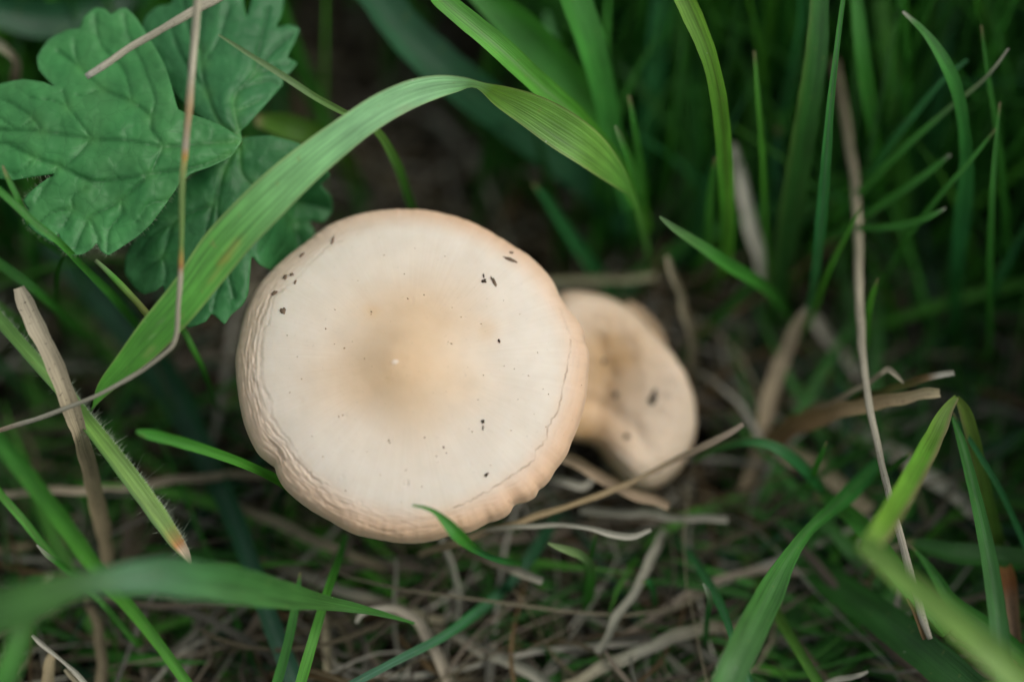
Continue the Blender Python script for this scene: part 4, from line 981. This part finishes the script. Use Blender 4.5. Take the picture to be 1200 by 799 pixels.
straw('pale grey blurred straw slanting down right behind the brown blade', [(925,465,-42,16),(985,492,-38,20),(1035,522,-34,20),(1085,555,-31,20),(1130,590,-28,18),(1165,622,-26,14)], (.5,.48,.38))
straw('grey blurred straw slanting down from the split stalk top', [(945,365,-46,12),(975,400,-45,16),(1005,435,-42,15),(1040,475,-38,12)], (.5,.47,.37))
straw('grey white blurred straw leaning beside the bright curved blade', [(858,170,-40,8),(870,215,-38,12),(881,262,-38,16),(890,300,-40,16),(896,330,-42,10)], (.62,.6,.5))
straw('tan blurred straw low at the right of the smaller mushroom', [(890,512,-36,16),(930,535,-32,20),(975,560,-29,20),(1020,598,-27,18)], (.5,.42,.28))
straw('level greenish straw behind the smaller mushroom top', [(640,328,-40,9),(700,327,-40,10),(768,325,-40,9)], (.34,.33,.2))
straw('leaning tan straw rising right of the smaller mushroom', [(783,300,-26,6),(795,335,-28,9),(806,375,-31,10),(814,415,-35,10),(817,450,-40,9)], [(0, ST), (1, STD)], root=True)
straw('thin tan straw crossing in front of the smaller mushroom base', [(871,497,-7,6),(850,509,-8,8.5),(820,524,-10,8),(790,540,-12,7),(755,556,-13,6),(728,570,-13,7),(690,584,-12,7),(640,602,-11,8),(590,617,-10,8),(530,636,-12,9),(490,650,-16,8)], [(0, (.44,.36,.28)), (.25, (.40,.31,.2)), (.5, (.38,.29,.16)), (1, (.3,.24,.15))], wob=.3)
straw('thick blurred straw slanting under the smaller mushroom', [(640,522,-20,9),(660,535,-18,12),(700,556,-16,14),(742,578,-15,13),(784,593,-15,11)], [(0, STD), (.4, (.38,.29,.19)), (1, (.40,.30,.2))])
straw('curving whitish straw below the large cap', [(545,628,-12,4),(570,622,-10,6),(605,617,-9,6),(650,614,-9,6),(690,619,-8,6),(715,626,-8,8),(740,628,-8,8),(763,621,-8,5)], [(0, STD), (.3, STG), (1, STW)], wob=.3)
straw('grey level straw below the smaller mushroom', [(680,598,-24,8),(740,602,-22,9),(800,607,-20,9),(853,608,-19,9)], STG)
straw('short pale straw between the two mushrooms', [(640,560,-24,5),(662,566,-22,9),(682,571,-22,9),(694,562,-23,4)], STW)
straw('grey twig leaning in the dark below the smaller mushroom', [(780,622,-24,8),(765,652,-19,11),(748,684,-15,11),(728,718,-14,10),(700,765,-14,9)], STG)
straw('blunt grey straw below the small twisted blade', [(545,648,-18,6),(575,657,-15,9),(605,668,-13,11),(636,681,-12,9)], [(0, STD), (1, STG)])
straw('pale curled dead blade at the bottom left of centre', [(418,730,-12,4),(424,718,-12,6),(440,711,-13,8),(465,712,-14,10),(490,728,-16,12),(508,755,-16,13),(522,785,-15,13),(530,815,-13,12)], [(0, STW), (.3, (.38,.34,.27)), (1, (.36,.31,.23))], curl=.6)
straw('grey straw slanting to the bottom edge below the sparkling blade', [(505,728,-20,10),(545,752,-18,13),(595,775,-16,15),(660,812,-13,14)], [(0, STD), (.3, STG), (1, STG)])
straw('thick pale straw rising right at the bottom edge', [(660,805,-11,12),(700,785,-13,15),(745,765,-14,15),(790,746,-15,16),(835,734,-18,14),(880,738,-22,10)], [(0, ST), (.4, STG), (1, STD)])
straw('long level straw across the lower left behind the dry stalk', [(-15,580,-19,9),(40,576,-19,10),(110,572,-20,10),(200,564,-22,10),(280,556,-25,9),(345,556,-30,9)], [(0, (.44,.38,.28)), (.3, (.40,.34,.25)), (1, STD)])
straw('thin white broken straw at the lower left corner', [(37,744,-3,4),(48,755,-3,6),(75,775,-4,4),(92,790,-4,6),(112,812,-4,6)], [(0, STW), (1, STW)], wob=.3)
straw('short cream straw beside the white broken one', [(76,784,-6,4),(88,796,-6,8),(102,812,-6,9)], ST)
straw('tan sheath standing in the lower left corner', [(64,766,-10,8),(58,785,-9,14),(52,815,-8,18)], (.40,.33,.2))
straw('reddish brown dry sheath at the right edge', [(1178,664,-12,14),(1182,680,-11,18),(1186,715,-11,15),(1191,752,-11,14),(1195,800,-12,12)], [(0, (.30,.15,.05)), (.15, (.22,.09,.03)), (.3, (.28,.18,.11)), (1, (.28,.2,.13))], curl=1.2)
straw('short grey straw end beside the speckled stalk foot', [(1050,724,-12,7),(1054,708,-13,8),(1058,690,-15,7),(1060,670,-19,5)], STG)
straw('thin brown splinter at the speckled stalk foot', [(1064,700,-2,3),(1074,722,0,6),(1085,748,2,5)], BRN)
straw('frayed pale straw on the bottom edge at the right', [(968,802,-8,5),(990,795,-7,7),(1004,790,-6,6),(1016,784,-6,3)], STW)
straw('bent dry blade tip in shade at the top left edge', [(-12,46,-20,10),(5,56,-20,11),(17,68,-21,9),(18,90,-24,11),(16,120,-30,10)], [(0, (.2,.22,.14)), (.5, (.28,.22,.16)), (1, STD)])
straw('dim tan straw standing left of the curled dead blade', [(378,715,-22,8),(381,745,-20,11),(383,785,-17,11),(385,820,-14,10)], ST)
straw('upright straw in the litter at the left under the foreground blade', [(100,690,-20,8),(112,725,-18,12),(118,770,-16,14),(120,815,-14,14)], STD)
straw('straw slanting across the dark gap under the cap lower left', [(255,585,-26,9),(320,612,-24,12),(385,640,-22,12),(450,665,-21,10)], [(0, STD), (.4, ST), (1, STD)])
straw('straw slanting below the cap towards the curled dead blade', [(300,650,-24,10),(350,672,-22,12),(410,694,-20,12),(470,712,-19,11),(520,728,-19,9)], [(0, STD), (.4, STG), (1, ST)])
straw('brown stem crossing the dark gap right of the small twisted blade', [(640,610,-32,10),(700,655,-28,14),(760,700,-25,16),(820,742,-22,14),(870,770,-20,12)], (.16,.11,.07))
#==LITTER==
# ------------------------------------------------------------------ matted dead grass on the soil: nobody could count it
def scatter(n, maker, nseg, nu):
    Vs, Fs, Cs, Us, Ls = [], [], [], [], []
    base = 0
    f0 = strip_faces(nseg, nu)
    got = 0
    for _ in range(n):
        r = maker()
        if r is None: continue
        C, W, col, rollv, curl = r
        T = np.gradient(C, axis=0); T /= np.linalg.norm(T, axis=1)[:, None]
        ref = rollv - (T @ rollv)[:, None] * T
        S = ref / (np.linalg.norm(ref, axis=1)[:, None] + 1e-9)
        Nn = np.cross(S, T)
        V = ribbon(C, W, S, Nn, nu, 0, curl)
        Vs.append(V.reshape(-1, 3)); Fs.append(f0 + base); base += nseg * nu
        Cs.append(np.repeat(col, nu, 0) if np.ndim(col) == 2 else np.repeat(np.array(col)[None], nseg * nu, 0))
        Us.append(np.tile(np.linspace(0, 1, nu), nseg) + random.random() * 0)
        L = np.concatenate([[0], np.cumsum(np.linalg.norm(np.diff(C, axis=0), axis=1))]) + random.random() * 3
        Ls.append(np.repeat(L, nu)); got += 1
    return np.concatenate(Vs), np.concatenate(Fs), np.concatenate(Cs), np.concatenate(Us), np.concatenate(Ls), got
def litter():
    x0 = random.gauss(0, .075) if random.random() < .75 else random.uniform(-.3, .3)
    y0 = random.uniform(-.06, .14) if random.random() < .75 else random.uniform(-.2, .4)
    L = random.uniform(.012, .06); a = random.gauss(0.0, 0.9) + (math.pi if random.random() < .5 else 0)
    t = np.linspace(0, 1, 9)
    k = random.gauss(0, 1.3)
    an = a + k * (t - .5) + .25 * np.sin(t * random.uniform(3, 9) + random.random() * 6)
    dx, dy = np.cos(an) * L / 8, np.sin(an) * L / 8
    z0 = abs(random.gauss(0, .0045)) + .0008
    z = z0 + random.gauss(0, .003) * (t - .5) * 2 + random.uniform(0, .003) * np.sin(t * math.pi)
    C = np.stack([x0 + np.cumsum(dx), y0 + np.cumsum(dy), np.maximum(z, .0002)], 1)
    px, py, d = proj(C)
    if ((d > -9) & (px > -60) & (px < 1260) & (py > -60) & (py < 860)).any(): return None
    w = random.uniform(.0002, .0008) * (1 if random.random() < .8 else 1.8)
    W = w * np.interp(t, [0, .1, .85, 1], [.6, 1, .9, .15])
    c = np.array(random.choice([ST, STG, STD, STD, STW, BRN, (.14, .115, .085), (.24,.2,.15)])) * random.choice([random.uniform(.25, .7), random.uniform(.55, 1.2)])
    return C, W, tuple(c), np.array([random.gauss(0, 1), random.gauss(0, 1), random.gauss(0, .5)]), random.uniform(.2, 1.1)
V, F, Cc, U, L, got = scatter(5200, litter, 9, 4)
o = mesh_obj('dead_grass_litter', V, F, STRAW, None, Cc, U, L, origin=(0, 0, 0))
tag(o, 'matted dead grass and straw litter covering the dark soil', 'dead grass', kind='stuff')

# ------------------------------------------------------------------ background grass: uncountable
def grass_blade_random(inframe):
    if inframe:
        x0 = random.uniform(-.11, .15) if random.random() < .5 else random.uniform(.01, .12); y0 = random.uniform(-.02, .20)
    else:
        r = random.uniform(.03, .42) ** 1.0; a = random.uniform(0, 2 * math.pi)
        x0 = r * math.cos(a); y0 = r * math.sin(a) + .05
    H = random.uniform(.04, .11) if inframe else random.uniform(.05, .12)
    lean = random.gauss(0, .35); laz = random.uniform(0, 2 * math.pi); bend = abs(random.gauss(.3, .4))
    thin = inframe and random.random() < .35
    t = np.linspace(0, 1, 10)
    ang = lean + bend * t ** 1.5 * 1.6
    ds = H / 9
    rr = np.concatenate([[0], np.cumsum(np.sin(ang[:-1]) * ds)]); zz = np.concatenate([[0], np.cumsum(np.cos(ang[:-1]) * ds)])
    C = np.stack([x0 + rr * math.cos(laz), y0 + rr * math.sin(laz), zz - .002], 1)
    px, py, d = proj(C)
    fr = (px > -70) & (px < 1270) & (py > -70) & (py < 870)
    lim = -27 if not (thin and px[fr].min(initial=9999) > 860 and py[fr].max(initial=0) < 470) else -15
    if (fr & (d > lim)).any(): return None
    if (fr & (px > 620) & (px < 900) & (py > 300) & (py < 620) & (d > -52)).any(): return None
    if (fr & (px > 230) & (px < 800) & (py > 560)).any(): return None
    if (fr & (px > 830) & (px < 970) & (py > 345) & (py < 680) & (d > -46)).any(): return None
    if (fr & (px < 560) & (py > 440)).any() and random.random() < .8: return None
    if (fr & (px > 350) & (px < 560) & (py < 260)).any() and random.random() < .9: return None
    w = random.uniform(.0005, .0012) if thin else random.uniform(.0007, .0028)
    W = w * np.interp(t, [0, .2, .6, 1], [.75, 1, .85, .06])
    c = np.array(random.choice([DK, DK, MD, DK, MD, MD, BR, BL])) * random.uniform(.6, 1.2) * (1.45 if thin else 1)
    return C, W, tuple(c), np.array([random.gauss(0, 1), random.gauss(0, 1), 0.01]), random.uniform(.1, .5)
def low_blade():
    px0 = random.uniform(780, 1260) if random.random() < .72 else random.uniform(-40, 840)
    py0 = random.uniform(470, 850)
    ray = P(px0, py0, 0.0) - CAM
    b0 = CAM + ray * (-CAM[2] / ray[2])
    Lh = random.uniform(.02, .055); az = random.uniform(0, 2 * math.pi)
    t = np.linspace(0, 1, 10)
    pit = random.uniform(.1, .55) * (1 - t * random.uniform(.4, 1.5))
    an = az + random.gauss(0, .5) * t
    ds = Lh / 9
    st = np.stack([np.cos(an) * np.cos(pit), np.sin(an) * np.cos(pit), np.sin(pit)], 1) * ds
    C = b0 + np.concatenate([[[0, 0, 0]], np.cumsum(st[:-1], 0)])
    C[:, 2] = np.maximum(C[:, 2], .0005)
    px, py, d = proj(C)
    if (d > -13).any() or ((px > 640) & (px < 830) & (py > 330) & (py < 590)).any(): return None
    if ((px > 830) & (px < 960) & (py > 345) & (py < 660)).any() and random.random() < .25: return None
    if px0 < 840 and ((px > 560) & (px < 800)).any() and random.random() < .5: return None
    W = random.uniform(.0008, .0026) * np.interp(t, [0, .2, .6, 1], [.75, 1, .85, .06])
    c = np.array(random.choice([DK, MD, MD, TEAL, BR])) * random.uniform(.6, 1.1)
    return C, W, tuple(c), np.array([random.gauss(0, .6), random.gauss(0, .6), .3]) + np.array([-np.sin(az), np.cos(az), 0]), random.uniform(.1, .5)
cnt = [0]
def mixed():
    cnt[0] += 1
    return low_blade() if cnt[0] % 9 == 0 else grass_blade_random(True)
V, F, Cc, U, L, got = scatter(11000, mixed, 10, 4)
print('bg grass', got)
o = mesh_obj('background_grass', V, F, GRASS, None, Cc, U, L, origin=(0, 0, 0))
tag(o, 'dense blurred green grass in the shade behind the mushrooms', 'grass', kind='stuff')
V, F, Cc, U, L, got = scatter(5200, lambda: grass_blade_random(False), 10, 3)
print('surrounding grass', got)
o = mesh_obj('meadow_grass', V, F, GRASS, None, Cc, U, L, origin=(0, 0, 0))  # mostly out of frame, put in to block sky light from the sides
tag(o, 'meadow grass growing all around the mushroom patch', 'grass', kind='stuff')
for c_ in CHECK: print('below ground', c_)
